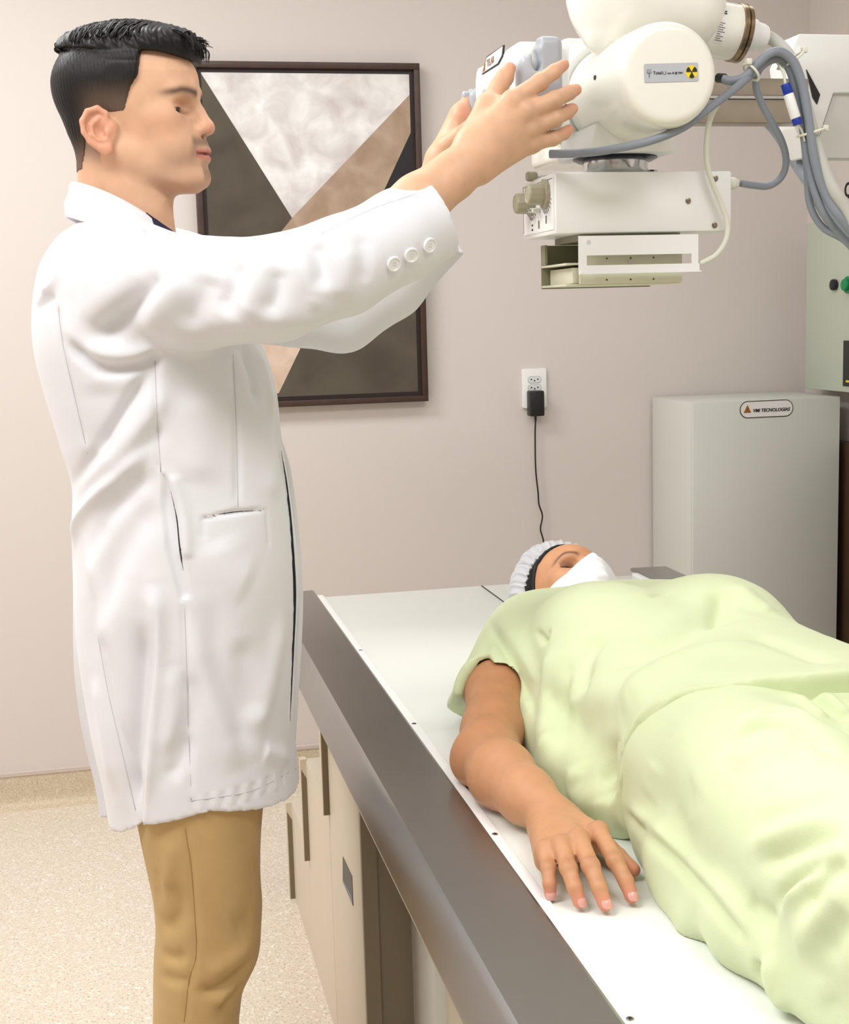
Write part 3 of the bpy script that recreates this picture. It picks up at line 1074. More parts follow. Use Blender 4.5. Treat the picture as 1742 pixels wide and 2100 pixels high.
kn(2.045, cz0_ + 0.062, 0.023, 0.0165, 0.030)
kn(2.118, cz0_ + 0.054, 0.020, 0.0165, 0.028)
cyl('push_switch', (xf, 2.078, cz0_ + 0.04), (xf - 0.012, 2.078, cz0_ + 0.04), 0.004, M_CABLEW, co, 16, 0.001)
cyl('toggle_switch', (xf, 2.093, cz0_ + 0.043), (xf - 0.016, 2.09, cz0_ + 0.04), 0.0035, M_CHROME, co, 12, 0.001)
for yy, zz, hh, mm in ((2.118, 0.02, 0.003, M_INK), (2.118, 0.013, 0.003, M_INK), (2.083, 0.019, 0.012, M_LINE), (2.045, 0.024, 0.012, M_LINE)):
    box('printed_mark', (xf - 0.0004, yy - 0.003, cz0_ + zz - hh / 2), (xf + 0.0003, yy + 0.003, cz0_ + zz + hh / 2), mm, cpl)
for lo_, hi_ in (((cy1_ - 0.0075, cz0_ + 0.010), (cy1_ - 0.0065, cz1_ - 0.008)), ((cy0_ + 0.012, cz1_ - 0.0085), (cy1_ - 0.0075, cz1_ - 0.0075))):
    box('printed_border', (xf - 0.0003, lo_[0], lo_[1]), (xf + 0.0002, hi_[0], hi_[1]), M_LINE, cpl)
sa = np.array([0.60, 2.1, cz1_ + 0.004])
pk = PY(1084, 362, 2.12)
lev = cyl('lever_rod', (pk[0] + 0.012, 2.12, pk[2]), (pk[0] + 0.06, 2.12, pk[2]), 0.0024, M_CHROME, co, 10)
lathe('lever_knob', (pk[0] + 0.014, 2.12, pk[2]), (-1, 0, 0), [(0, 0), (0.0, 0.006), (0.002, 0.0075), (0.014, 0.0078), (0.017, 0.0065), (0.018, 0)], M_KHAKI, co, 18)
nut = PY(1338, 345, 2.06)
lathe('hex_nut', (nut[0], 2.06, cz1_), (0, 0, 1), [(0, 0), (0, 0.009), (0.006, 0.009), (0.008, 0.007), (0.008, 0)], M_CHROME, co, 6, angle=0.3)
# accessory rails below
slot = thing('filter_holder', 'slotted white filter rail holder under the collimator', 'filter holder', (0.76, 2.06, cz0_ - 0.07))
fy = cy0_ - 0.006
fp = [PY(x, y, fy) for x, y in ((1187, 484), (1433, 480), (1437, 552), (1194, 560))]
fx0, fx1, fz1, fz0 = fp[0][0], fp[1][0], fp[0][2], fp[3][2]
s0, s1 = PY(1204, 524, fy), PY(1419, 540, fy)
box('upper_strip', (fx0, fy, s0[2]), (fx1, fy + 0.002, fz1), M_STRIPW, slot)
box('lower_strip', (fx0, fy, fz0), (fx1 + 0.002, fy + 0.002, s1[2]), M_STRIPW, slot)
box('end_strip', (fx0, fy, s1[2]), (s0[0], fy + 0.002, s0[2]), M_STRIPW, slot)
box('end_strip', (s1[0], fy, s1[2]), (fx1, fy + 0.002, s0[2]), M_STRIPW, slot)
box('bent_lip', (fx0, fy - 0.006, fz0 - 0.0018), (fx1 + 0.003, fy + 0.002, fz0), M_STRIPW, slot)
pz = PY(1208, 497, fy)
cyl('punched_hole', (pz[0], fy + 0.001, pz[2]), (pz[0], fy - 0.0004, pz[2]), 0.0035, M_CABW, slot, 16)
M_TRAY = mat('cream_tray', srgb(222, 220, 196), 0.45)
M_OLIVE = mat('olive_rail', srgb(140, 138, 110), 0.5)
t0, t1 = PY(1190, 520, fy + 0.02), PY(1400, 578, fy + 0.02)
tr = box('filter_tray', (t0[0], fy + 0.02, t1[2]), (t1[0], fy + 0.028, t0[2]), M_TRAY, slot, 0.001)
for x, y in ((1245, 530), (1294, 529), (1341, 528), (1245, 574), (1294, 573), (1341, 572)):
    p = PY(x, y, fy + 0.02)
    cyl('tray_hole', (p[0], fy + 0.0205, p[2]), (p[0], fy + 0.0195, p[2]), 0.0013, M_BLACK, tr, 8)
p = PY(1293, 537, fy + 0.02)
cyl('tray_screw', (p[0], fy + 0.0205, p[2]), (p[0], fy + 0.0188, p[2]), 0.0036, M_CHROME, tr, 14)
ry0, ry1 = fy + 0.0285, 2.15
xb0, xb1 = t0[0] - 0.0, t1[0]
zr = [cz0_ - 0.003, cz0_ - 0.012, cz0_ - 0.042, t1[2]]
box('rail_plate', (xb0 + 0.004, ry0, cz0_ - 0.010), (xb1, ry1, cz0_ - 0.0005), M_OLIVE, slot)
xs0 = 0.668
box('side_plate', (xs0, ry1 - 0.002, t1[2] - 0.004), (xb1, ry1, cz0_ - 0.0105), M_OLIVE, slot)
box('mid_shelf', (xs0, ry0, cz0_ - 0.046), (xb1, ry1 - 0.0025, cz0_ - 0.043), M_TRAY, slot)
box('bottom_shelf', (xs0, ry0, t1[2] - 0.002), (xb1, ry1 - 0.0025, t1[2] + 0.001), M_TRAY, slot)
box('filter_block', (xs0 + 0.012, ry0 + 0.004, t1[2] + 0.0015), (xb1 - 0.02, ry1 - 0.01, cz0_ - 0.05), M_TRAY, slot, 0.001)
box('far_rail', (xs0, ry1 - 0.022, cz0_ - 0.0425), (xs0 + 0.004, ry1 - 0.0025, cz0_ - 0.0105), M_OLIVE, slot)

# ================================================================== control console with handles
cxf = 0.568
cons = thing('control_console', 'white control console of the x-ray tube with grey handles', 'control console', (0.6, 2.05, 1.64))
n_ = PX(1063, 105, cxf)
f_ = PX(984, 131, cxf)
f2 = PX(966, 170, cxf)
yn, yf = 1.915, 2.16
zt_, zb_ = PX(1060, 84, cxf)[2], 1.672
prof = [(yn, zb_ + 0.01), (yn, zt_ - 0.006), (yn + 0.012, zt_), (PX(985, 130, cxf)[1] - 0.02, zt_ + 0.001), (yf - 0.006, PX(985, 130, cxf)[2] - 0.002), (yf + 0.006, PX(968, 170, cxf)[2]), (yf + 0.008, zb_ + 0.02), (yf, zb_), (yn + 0.012, zb_)]
prism('console_body', [(cxf, a, b) for a, b in prof], (0.075, 0, 0), M_STRIPW, cons, 0.007)
# grey handle on the near side: a closed loop
hY = yn - 0.016


def handle(ys, s_):
    zt2 = zt_ + 0.001
    F2 = Field((cxf - 0.03, ys - 0.05, zb_ - 0.03), (cxf + 0.12, ys + 0.05, zt_ + 0.03), 0.0025)
    c_, h_, rr = np.array([cxf + 0.029, ys - 0.004 * s_, (zb_ + zt2) / 2]), np.array([0.027, 0.014, (zt2 - zb_) / 2]), 0.0115

    def rb(X, Y, Z):
        qx, qy, qz = (np.abs(g - c) - (h - rr) for g, c, h in zip((X, Y, Z), c_, h_))
        o = np.sqrt(np.maximum(qx, 0) ** 2 + np.maximum(qy, 0) ** 2 + np.maximum(qz, 0) ** 2)
        return o + np.minimum(np.maximum(qx, np.maximum(qy, qz)), 0) - rr
    F2.op(rb, c_ - h_, c_ + h_)
    F2.cap((cxf + 0.005, ys + 0.006 * s_, zb_ + 0.02), (cxf + 0.005, ys + 0.006 * s_, zt2 - 0.04), 0.013, 0.013, 0.004)
    F2.ell((cxf + 0.006, ys - 0.012 * s_, zt2 - 0.008), (0.018, 0.03, 0.016), 0.006, 'sub')
    F2.ell((cxf + 0.017, ys - 0.004, zt2 - 0.033), (0.007, 0.03, 0.017), 0.004, 'sub')
    V_, Q_ = F2.mesh(2)
    return link('grab_handle', quad_mesh(V_, Q_), M_GREY, cons)


handle(yn - 0.012, 1)
handle(yf + 0.020, -1)
# name plate, buttons, knob on the console face
ex_, ez_ = np.array([0, -1, 0.0]), np.array([0, 0, 1.0])
q = [PX(x, y, cxf) for x, y in ((992, 150), (999, 118), (1034, 93), (1033, 112), (1024, 130))]
prism('plate_border', [(cxf - 0.0012, a[1], a[2]) for a in (PX(990, 153, cxf), PX(1000, 116, cxf), PX(1035, 92, cxf), PX(1033, 115, cxf), PX(1024, 132, cxf))], (0.002, 0, 0), M_INK, cons)
npl = prism('name_plate', [(cxf - 0.002, a[1], a[2]) for a in (PX(992, 150, cxf), PX(1001.5, 118, cxf), PX(1033.5, 95, cxf), PX(1031.5, 114, cxf), PX(1023, 130, cxf))], (0.002, 0, 0), M_PAPER, cons, label='outlined name plate')
o_ = PX(1002, 138, cxf)
prism('plate_emblem', [(cxf - 0.0026, a[1], a[2]) for a in (PX(993, 148, cxf), PX(998, 144, cxf), PX(998.5, 126, cxf))], (0.0005, 0, 0), M_BROWN, npl)
text('lettering', 'TELAR', (cxf - 0.0022, o_[1], o_[2]), (0, -1, 0.0), (0, 0.0, 1), 0.0145, mat('bronze_print', srgb(150, 110, 80), 0.5), npl, 0.0004)
kb = PX(967, 199, cxf - 0.0)
lathe('console_knob', (cxf + 0.001, kb[1], kb[2]), (-1, 0, 0), [(0, 0), (0, 0.0125), (0.004, 0.0125), (0.006, 0.009), (0.014, 0.009), (0.016, 0.007), (0.016, 0)], M_GREY, cons, 24)
kb = PX(994, 200, cxf)
lathe('oval_button', (cxf + 0.001, kb[1], kb[2]), (-1, 0, 0), [(0, 0), (0, 0.014), (0.002, 0.0125), (0.002, 0.009), (0.0035, 0.007), (0.0035, 0)], M_GREY, cons, 24)

# ================================================================== cables
def cable(label, pts, r, m, cat='cable', name='cable', grp=None):
    o = tube(name, [PY(x, y, Y) for x, y, Y in pts], r, m, None, 12, 8)
    return tag(o, label, cat, grp)


cable('thick pale grey high-voltage cable arching from the tube cap', [(1556, 72, 2.03), (1576, 76, 2.03), (1597, 90, 2.02), (1619, 116, 2.0), (1637, 158, 1.98), (1655, 225, 1.97), (1674, 295, 1.96), (1697, 362, 1.95), (1730, 420, 1.94), (1800, 520, 1.95), (1900, 560, 2.15), (1960, 480, 2.42), (1975, 400, 2.56)], 0.0098, M_CABLE2)
cable('blue-grey cable leaving the black port of the tube', [(1482, 161, 1.975), (1500, 166, 1.968), (1528, 158, 1.96), (1553, 132, 1.955), (1580, 109, 1.95), (1606, 108, 1.95), (1632, 134, 1.95), (1650, 190, 1.95), (1661, 258, 1.95), (1672, 330, 1.95), (1694, 400, 1.95), (1736, 462, 1.94), (1800, 530, 1.97), (1900, 575, 2.17), (1965, 500, 2.43), (1985, 420, 2.56)], 0.0068, M_CABLE)
cyl('cable_port', PY(1474, 160, 1.985), PY(1486, 161, 1.972), 0.0072, M_BLACK, th_, 18)
cable('grey cable wrapping under the tube into the bundle', [(1128, 316, 1.98), (1190, 314, 1.955), (1250, 307, 1.925), (1330, 290, 1.905), (1400, 262, 1.91), (1455, 222, 1.935), (1510, 180, 1.95), (1550, 146, 1.965), (1580, 124, 1.965), (1604, 124, 1.965), (1623, 150, 1.965), (1636, 205, 1.965), (1648, 265, 1.965), (1658, 330, 1.965), (1676, 405, 1.96), (1712, 468, 1.96), (1800, 550, 1.98), (1900, 600, 2.19), (1970, 520, 2.44), (1995, 440, 2.56)], 0.0062, M_CABLE)
cable('slim grey cable looping into the collimator gland', [(1520, 376, 2.013), (1545, 380, 2.013), (1578, 381, 2.013), (1604, 362, 2.01), (1613, 330, 2.0), (1604, 290, 1.99), (1584, 252, 1.985), (1564, 215, 1.98), (1551, 178, 1.975), (1556, 146, 1.972), (1582, 120, 1.975), (1606, 122, 1.978), (1626, 160, 1.98), (1640, 225, 1.98), (1650, 290, 1.98), (1656, 355, 1.98), (1662, 420, 1.975), (1688, 466, 1.97), (1732, 492, 1.965), (1800, 545, 2.0), (1900, 620, 2.2), (1975, 540, 2.45), (2005, 460, 2.56)], 0.0055, M_CABLE)
cable('white thin cable hanging inside the bundle loop', [(1652, 300, 1.97), (1660, 350, 1.975), (1668, 400, 1.975), (1690, 445, 1.97), (1728, 482, 1.965), (1800, 560, 2.0), (1900, 640, 2.2), (1980, 560, 2.45), (2015, 480, 2.56)], 0.0036, M_CABLEW)
cable('cream wire curling past the collimator to the filter holder', [(1512, 178, 1.962), (1485, 198, 1.955), (1462, 232, 1.965), (1451, 275, 1.975), (1450, 330, 1.985), (1460, 370, 1.985), (1478, 415, 1.985), (1492, 455, 1.985), (1490, 490, 1.985), (1470, 522, 1.99), (1436, 541, 1.998)], 0.0042, M_CABLEW, 'wire', 'wire')


def tie(c, ax, r, label, knob):
    t_ = thing('cable_tie', label, 'cable tie', tuple(c))
    u, v, d = frame_of(ax)
    ring = [c + r * (u * math.cos(a) + v * math.sin(a)) for a in np.linspace(0, 2 * math.pi, 25)]
    tube('strap', ring, 0.002, M_TIE, t_, 8, 1)
    k = c + np.array(knob)
    box('ratchet_head', k - 0.0042, k + 0.0042, M_TIE, t_, 0.001)


tie(PY(1541, 148, 1.962), PY(1556, 132, 1.96) - PY(1528, 160, 1.96), 0.0155, 'nylon cable tie around the two cables by the tube port', (-0.010, -0.012, 0.013))
tie(PY(1622, 124, 1.975), (0.55, 0, -0.8), 0.0215, 'nylon cable tie at the top bend of the cable bundle', (0.018, -0.008, 0.014))
tie(PY(1664, 272, 1.965), (0.25, 0, -0.95), 0.0205, 'nylon cable tie around the hanging cable bundle', (0.020, -0.006, 0.006))
tgA, tgB = PY(1611, 172, 1.955), PY(1637, 256, 1.95)
tgm = thing('cable_splice', 'white sleeve splice with blue taped ends beside the cables', 'cable splice', tuple((tgA + tgB) / 2))
dd_ = tgB - tgA
cyl('blue_end', tgA, tgA + dd_ * 0.25, 0.0072, M_BLUE, tgm, 20, 0.001)
cyl('white_sleeve', tgA + dd_ * 0.25, tgA + dd_ * 0.84, 0.0078, M_STRIPW, tgm, 20, 0.0008)
cyl('blue_end', tgA + dd_ * 0.84, tgB, 0.007, M_BLUE, tgm, 20, 0.001)
tube('splice_wire', [tgA + dd_ * 0.02, PY(1608, 150, 1.957), PY(1602, 140, 1.96), PY(1595, 128, 1.965)], 0.0022, M_CABLEW, tgm, 8)
tube('splice_wire', [tgB - dd_ * 0.02, PY(1645, 268, 1.955), PY(1652, 290, 1.96)], 0.0018, M_CABLEW, tgm, 8)
# ================================================================== skin helpers
SKIN = np.array(srgb(221, 176, 143))
M_SKIN = mat('skin', (0.7, 0.45, 0.32), 0.48, attr='Col', sss=0.12, bump=0.05, bscale=500, var=0.06, vscale=60, spec=0.4)
M_EYEW = mat('eye_white', srgb(226, 214, 206), 0.2)
M_IRIS = mat('iris_brown', srgb(40, 24, 18), 0.15)
M_COAT = mat('white_cotton', srgb(229, 229, 233), 0.75, bump=0.10, bscale=420, sheen=0.15, spec=0.25)
M_KHAKIC = mat('khaki_twill', srgb(196, 164, 112), 0.8, bump=0.15, bscale=700, var=0.08, vscale=20, sheen=0.1, spec=0.2)
M_BTN = mat('white_button', srgb(240, 240, 240), 0.3)
M_HAIR = mat('dark_hair', (0.02, 0.017, 0.016), 0.48, attr='Col', bump=0.5, bscale=60, aniso=(3, 3, 0.7), spec=0.3)


def sstep(a, b, x):
    t = np.clip((x - a) / (b - a), 0, 1)
    return t * t * (3 - 2 * t)


def mixc(C, c, m):
    m = np.clip(m, 0, 1)[:, None]
    return C * (1 - m) + np.asarray(c)[None, :] * m


def skin_noise(V, C, a=0.05):
    n = noise3(V, 180, 3) * a + noise3(V, 60, 4) * a
    C = C * (1 + n[:, None])
    C[:, 0] *= 1 + 0.02 * noise3(V, 50, 7)
    return C


# ================================================================== doctor : head (built in its own frame: u forward, v left, w up)
H0 = PY(269, 226, 2.05)
HA = math.radians(20)
HU = np.array([math.cos(HA), -math.sin(HA), 0])
HV = np.array([math.sin(HA), math.cos(HA), 0])
HW = np.array([0, 0, 1.0])


def h2w(P):
    P = np.atleast_2d(P) * 0.93
    return H0 + P[:, :1] * HU + P[:, 1:2] * HV + P[:, 2:3] * HW


def head_core(F):
    F.ell((-0.006, 0, 0.026), (0.101, 0.074, 0.088))
    F.ell((0.030, 0, 0.036), (0.0765, 0.062, 0.062), 0.02)
    F.slices(2, [-0.123, -0.115, -0.105, -0.09, -0.07, -0.045, -0.015, 0.012, 0.045],
             [0.078, 0.071, 0.062, 0.053, 0.043, 0.034, 0.029, 0.027, 0.02], [0] * 9,
             [0.016, 0.036, 0.050, 0.060, 0.070, 0.077, 0.077, 0.075, 0.078], [0.014, 0.028, 0.037, 0.046, 0.053, 0.059, 0.064, 0.066, 0.066], 0.014)
    F.cap((-0.03, 0, -0.05), (-0.030, 0, -0.23), 0.056, 0.064, 0.03)
    F.cap((0.0, 0, -0.08), (0.012, 0, -0.2), 0.046, 0.048, 0.03)


def face_features(F):
    for s in (-1, 1):
        F.cap((-0.004, s * 0.050, -0.066), (0.082, s * 0.02, -0.108), 0.0165, 0.012, 0.022)       # jaw
        F.ell((0.062, s * 0.043, -0.022), (0.028, 0.021, 0.02), 0.02)                              # cheekbone
        F.ell((0.072, s * 0.036, -0.058), (0.026, 0.02, 0.026), 0.02)                              # cheek
    F.cap((0.02, 0, -0.085), (0.088, 0, -0.106), 0.032, 0.014, 0.02)
    F.ell((0.100, 0, -0.106), (0.0185, 0.021, 0.0165), 0.014)                                      # chin
    F.chain([(0.082, -0.040, 0.016), (0.0945, -0.016, 0.0215), (0.0945, 0.016, 0.0215), (0.082, 0.040, 0.016)], [0.012, 0.0128, 0.0128, 0.012], 0.014)                # brow ridge
    F.ell((0.0865, 0, -0.064), (0.0315, 0.027, 0.028), 0.014)                                       # muzzle
    for s in (-1, 1):
        F.ell((0.1005, s * 0.033, -0.0035), (0.0185, 0.0205, 0.0125), 0.01, 'sub')                    # eye sockets
        F.ell((0.0745, s * 0.0335, -0.0065), (0.0145, 0.0170, 0.0135), 0.004)                       # lids
        F.ell((0.076, s * 0.034, -0.022), (0.012, 0.016, 0.008), 0.008)
    F.chain([(0.0965, 0, 0.016), (0.1065, 0, -0.010), (0.1180, 0, -0.0295)], [0.0085, 0.0095, 0.0112], 0.008, 0.006)
    F.ell((0.118, 0, -0.0325), (0.0115, 0.0125, 0.0105), 0.005)
    for s in (-1, 1):
        F.ell((0.1045, s * 0.0125, -0.0365), (0.0125, 0.0075, 0.0085), 0.005)                      # nostril wings
        F.ell((0.1105, s * 0.0072, -0.0455), (0.0065, 0.0034, 0.0045), 0.003, 'sub')
        # lips
        F.cap((0.0985, s * 0.0255, -0.0705), (0.1150, s * 0.008, -0.0652), 0.0030, 0.0052, 0.004)
        F.cap((0.1150, s * 0.008, -0.0652), (0.1165, 0, -0.0662), 0.0052, 0.0048, 0.003)
        F.cap((0.0980, s * 0.0235, -0.0722), (0.1135, s * 0.007, -0.0772), 0.0030, 0.0058, 0.004)
        F.cap((0.1135, s * 0.007, -0.0772), (0.1145, 0, -0.0775), 0.0058, 0.0058, 0.003)
    for s in (-1, 1):
        F.cap((0.1015, s * 0.0255, -0.0712), (0.1235, 0, -0.0712), 0.0014, 0.0024, 0.002, 'sub')
        F.ell((0.0890, s * 0.0335, -0.0092), (0.0118, 0.0165, 0.0044), 0.0015, 'sub')               # lid opening


F = Field((-0.135, -0.115, -0.225), (0.15, 0.105, 0.13), 0.002)
head_core(F)
face_features(F)
# ears
for s in (-1, 1):
    t = math.radians(12)
    fl = math.radians(20)
    ax0 = np.array([math.cos(fl), 0, 0]) + np.array([0, -s * math.sin(fl), 0]) * 1.0            # towards face
    ax0 = np.array([math.cos(fl), -s * math.sin(fl), 0])
    ax2 = np.array([-math.sin(t), 0, math.cos(t)])
    ax0 = ax0 - ax2 * (ax0 @ ax2)
    ax0 /= np.linalg.norm(ax0)
    ax1 = np.cross(ax2, ax0)
    Re = np.stack([ax0, ax1, ax2], 1)
    c = np.array([-0.024, s * 0.0790, -0.0375])

    def E(a, b, d):
        return c + ax0 * a * 0.96 + ax1 * b + ax2 * d * 0.88
    out = -1 if (ax1[1] * s) < 0 else 1
    F.ell(c, (0.0245, 0.0062, 0.031), 0.003, R=Re)
    F.cap(E(0.018, -0.006 * out, 0.0), E(0.012, -0.012 * out, -0.02), 0.012, 0.010, 0.006)
    hel = [E(0.014, 0.003 * out, 0.008), E(0.0165, 0.0045 * out, 0.022), E(0.006, 0.006 * out, 0.033), E(-0.010, 0.007 * out, 0.031), E(-0.0215, 0.007 * out, 0.017), E(-0.0235, 0.007 * out, -0.001), E(-0.0175, 0.0055 * out, -0.018), E(-0.006, 0.004 * out, -0.032)]
    F.ell(E(-0.003, 0.010 * out, 0.004), (0.0165, 0.0075, 0.0235), 0.003, 'sub', R=Re)
    F.chain(hel, [0.0036, 0.0046, 0.0046, 0.0044, 0.0042, 0.004, 0.0042, 0.0046], 0.002, 0.002)
    F.chain([E(0.004, 0.0035 * out, 0.017), E(-0.010, 0.005 * out, 0.008), E(-0.0115, 0.005 * out, -0.008), E(-0.003, 0.0045 * out, -0.019), E(0.006, 0.004 * out, -0.019)], [0.0034] * 5, 0.003, 0.002)
    F.ell(E(0.002, 0.007 * out, -0.005), (0.0085, 0.008, 0.0115), 0.003, 'sub', R=Re)
    F.ell(E(0.0115, 0.004 * out, -0.008), (0.005, 0.004, 0.0065), 0.003, R=Re)                  # tragus
    F.ell(E(0.003, 0.002 * out, -0.034), (0.0105, 0.0055, 0.0100), 0.004, R=Re)                 # lobe
V, Q = F.mesh(2)
u, v, w_ = V[:, 0], V[:, 1], V[:, 2]
C = np.tile(SKIN, (len(V), 1))
C = skin_noise(V, C, 0.03)
av = np.abs(v)
C = mixc(C, srgb(206, 142, 112), 0.45 * np.exp(-((u - 0.068) / 0.03) ** 2 - ((w_ + 0.03) / 0.022) ** 2 - ((av - 0.05) / 0.02) ** 2))
ear = sstep(0.069, 0.078, av) * (np.abs(w_ + 0.038) < 0.05) * (u < 0.008)
C = mixc(C, srgb(224, 152, 124), 0.55 * ear)
C = mixc(C, srgb(206, 132, 108), 0.5 * np.exp(-((u - 0.125) / 0.012) ** 2 - ((w_ + 0.034) / 0.012) ** 2))
stub = np.exp(-((w_ + 0.054) / 0.0085) ** 2) * sstep(0.085, 0.103, u) * sstep(0.038, 0.027, av)
stub2 = np.exp(-((w_ + 0.098) / 0.012) ** 2) * sstep(0.095, 0.11, u) * (av < 0.016)
goat = np.exp(-((av - 0.030) / 0.006) ** 2) * np.exp(-((w_ + 0.07) / 0.012) ** 2) * sstep(0.08, 0.095, u)
jawst = sstep(-0.05, -0.09, w_) * sstep(0.02, 0.08, u) * (w_ > -0.135)
C = mixc(C, srgb(112, 88, 76), 0.75 * stub + 0.55 * stub2 + 0.4 * goat + 0.14 * jawst)
lips = np.exp(-((w_ + 0.0715) / (0.0092 - 0.16 * np.clip(av - 0.006, 0, 0.03))) ** 4) * sstep(0.094, 0.098, u) * sstep(0.029, 0.025, av)
C = mixc(C, srgb(196, 112, 104), 0.85 * lips)
C = mixc(C, srgb(92, 34, 36), 0.9 * np.exp(-((w_ + 0.0708 - 0.0000) / 0.0018) ** 2) * sstep(0.092, 0.097, u) * (av < 0.0265))
brow = np.exp(-((w_ - (0.0165 + 0.0035 * sstep(0.01, 0.034, av) - 0.006 * sstep(0.042, 0.062, av))) / 0.0054) ** 2) * sstep(0.009, 0.015, av) * sstep(0.064, 0.053, av) * (u > 0.04)
C = mixc(C, srgb(64, 44, 36), 0.88 * brow)
lid = np.exp(-((w_ + 0.0062 + 0.0025 * np.minimum((av - 0.0345) / 0.014, 1.5) ** 2) / 0.0019) ** 2) * np.exp(-((av - 0.0345) / 0.0140) ** 4) * (u > 0.064)
C = mixc(C, srgb(50, 30, 26), 0.95 * lid)
C = mixc(C, srgb(178, 122, 98), 0.5 * np.exp(-((w_ - 0.0015) / 0.004) ** 2) * np.exp(-((av - 0.034) / 0.016) ** 4) * (u > 0.06))
C = mixc(C, srgb(170, 118, 98), 0.5 * np.exp(-((w_ + 0.019) / 0.005) ** 2) * np.exp(-((av - 0.034) / 0.015) ** 4) * (u > 0.06))
# short-clipped hair showing on the scalp behind and above the ear
scalp = sstep(0.03, 0.0, u + 0.0) * sstep(-0.095, -0.055, w_) * (u < -0.03)
C = mixc(C, srgb(60, 50, 44), 0.7 * scalp * (1 - ear))
head_part = (h2w(V), Q, C)

# ------------------------------------------------------------------ doctor : hands and forearms
def hand_color(V, tips, nails=None, base=SKIN, tip=srgb(226, 140, 112)):
    C = np.tile(base, (len(V), 1))
    C = skin_noise(V, C, 0.04)
    for t in tips:
        d = np.linalg.norm(V - t, axis=1)
        C = mixc(C, tip, 0.55 * np.exp(-(d / 0.016) ** 2))
    return C


def W3(l):
    return [PY(*q) for q in l]


toW = np.array([0, 1, 0])
F = Field(PY(800, 480, 1.75) - 0.05, PY(1200, 90, 1.96) + np.array([0.03, 0.02, 0.03]), 0.0022)
arm_pts = W3([(760, 505, 1.80), (860, 415, 1.815), (930, 360, 1.828), (962, 332, 1.832)])
F.chain(arm_pts, [0.044, 0.0375, 0.0315, 0.0305], 0, 0.01, flat=((0.1, 1, 0), 0.86))
for a, b, r0_, r1_ in (((968, 303, 1.835), (1050, 207, 1.832), 0.020, 0.0135), ((974, 320, 1.832), (1076, 230, 1.83), 0.0205, 0.0135),
                       ((980, 334, 1.834), (1086, 263, 1.838), 0.0195, 0.013), ((986, 348, 1.838), (1090, 295, 1.848), 0.0175, 0.012)):
    F.cap(PY(*a), PY(*b), r0_, r1_, 0.016)
F.cap(PY(985, 318, 1.845), PY(1062, 250, 1.852), 0.024, 0.016, 0.016)
F.cap(PY(966, 288, 1.842), PY(1000, 218, 1.868), 0.0195, 0.0155, 0.014)
F.cap(PY(1000, 218, 1.868), PY(1048, 208, 1.845), 0.010, 0.010, 0.014)
F.chain(W3([(1000, 218, 1.868), (1024, 178, 1.888), (1036, 158, 1.894), (1046, 140, 1.896)]), [0.0145, 0.0128, 0.0125, 0.0088], 0.008)
fing = [W3([(1050, 207, 1.832), (1108, 168, 1.838), (1137, 147, 1.845), (1157, 133, 1.852)]), W3([(1076, 230, 1.83), (1138, 205, 1.836), (1168, 190, 1.848), (1182, 184, 1.858)]),
        W3([(1086, 263, 1.838), (1138, 243, 1.842), (1164, 230, 1.853), (1175, 223, 1.862)]), W3([(1090, 295, 1.848), (1134, 284, 1.852), (1157, 274, 1.86), (1167, 266, 1.866)])]
rad = [[0.0132, 0.0112, 0.0102, 0.0078], [0.0132, 0.0114, 0.0102, 0.0082], [0.0128, 0.0108, 0.0098, 0.008], [0.0118, 0.0098, 0.0088, 0.0072]]
for p, r in zip(fing, rad):
    F.chain(p, r, 0.006, 0.003)
    F.ell(p[1], [r[1] * 1.06] * 3, 0.004)
for i, p in enumerate(fing):                                                                # knuckle bumps and tendons
    F.ell(p[0] + np.array([0, -0.004, 0.0]), [0.0115] * 3, 0.008)
V, Q = F.mesh(2)
C = hand_color(V, [p[-1] for p in fing] + [PY(1046, 142, 1.9)])
for p in fing:
    for kk in (0, 1, 2):
        d = np.linalg.norm(V - p[kk], axis=1)
        C = mixc(C, srgb(190, 128, 98), (0.35, 0.35, 0.3)[kk] * np.exp(-(d / 0.010) ** 2))
th_t = PY(1040, 150, 1.888)
hand_near = (V, Q, C)
F = Field(PY(820, 560, 2.1) - 0.05, PY(1000, 150, 2.27) + 0.04, 0.003)
F.chain(W3([(850, 520, 2.21), (885, 400, 2.19), (905, 335, 2.185)]), [0.042, 0.034, 0.029], 0, 0.01, flat=((1, 0.6, 0), 0.85))
F.cap(PY(908, 325, 2.185), PY(945, 240, 2.185), 0.028, 0.023, 0.015, flat=((1, 0.5, 0), 0.75))
far_f = [W3([(946, 238, 2.175), (962, 205, 2.19), (985, 190, 2.205), (1004, 190, 2.21)]), W3([(948, 248, 2.19), (966, 218, 2.215), (990, 208, 2.225), (1010, 210, 2.225)]),
         W3([(946, 262, 2.2), (965, 236, 2.225), (988, 228, 2.235), (1006, 230, 2.23)]), W3([(942, 278, 2.21), (960, 258, 2.23), (980, 250, 2.235), (994, 252, 2.23)])]
for p in far_f:
    F.chain(p, [0.0135, 0.0112, 0.010, 0.008], 0.008, 0.003)
F.chain(W3([(918, 300, 2.165), (944, 278, 2.145), (962, 262, 2.14), (972, 250, 2.138)]), [0.0165, 0.0138, 0.0118, 0.009], 0.01)
V, Q = F.mesh(2)
C = hand_color(V, [PY(955, 225, 2.16), PY(960, 265, 2.14)], tip=srgb(214, 128, 104))
hand_far = (V, Q, C)
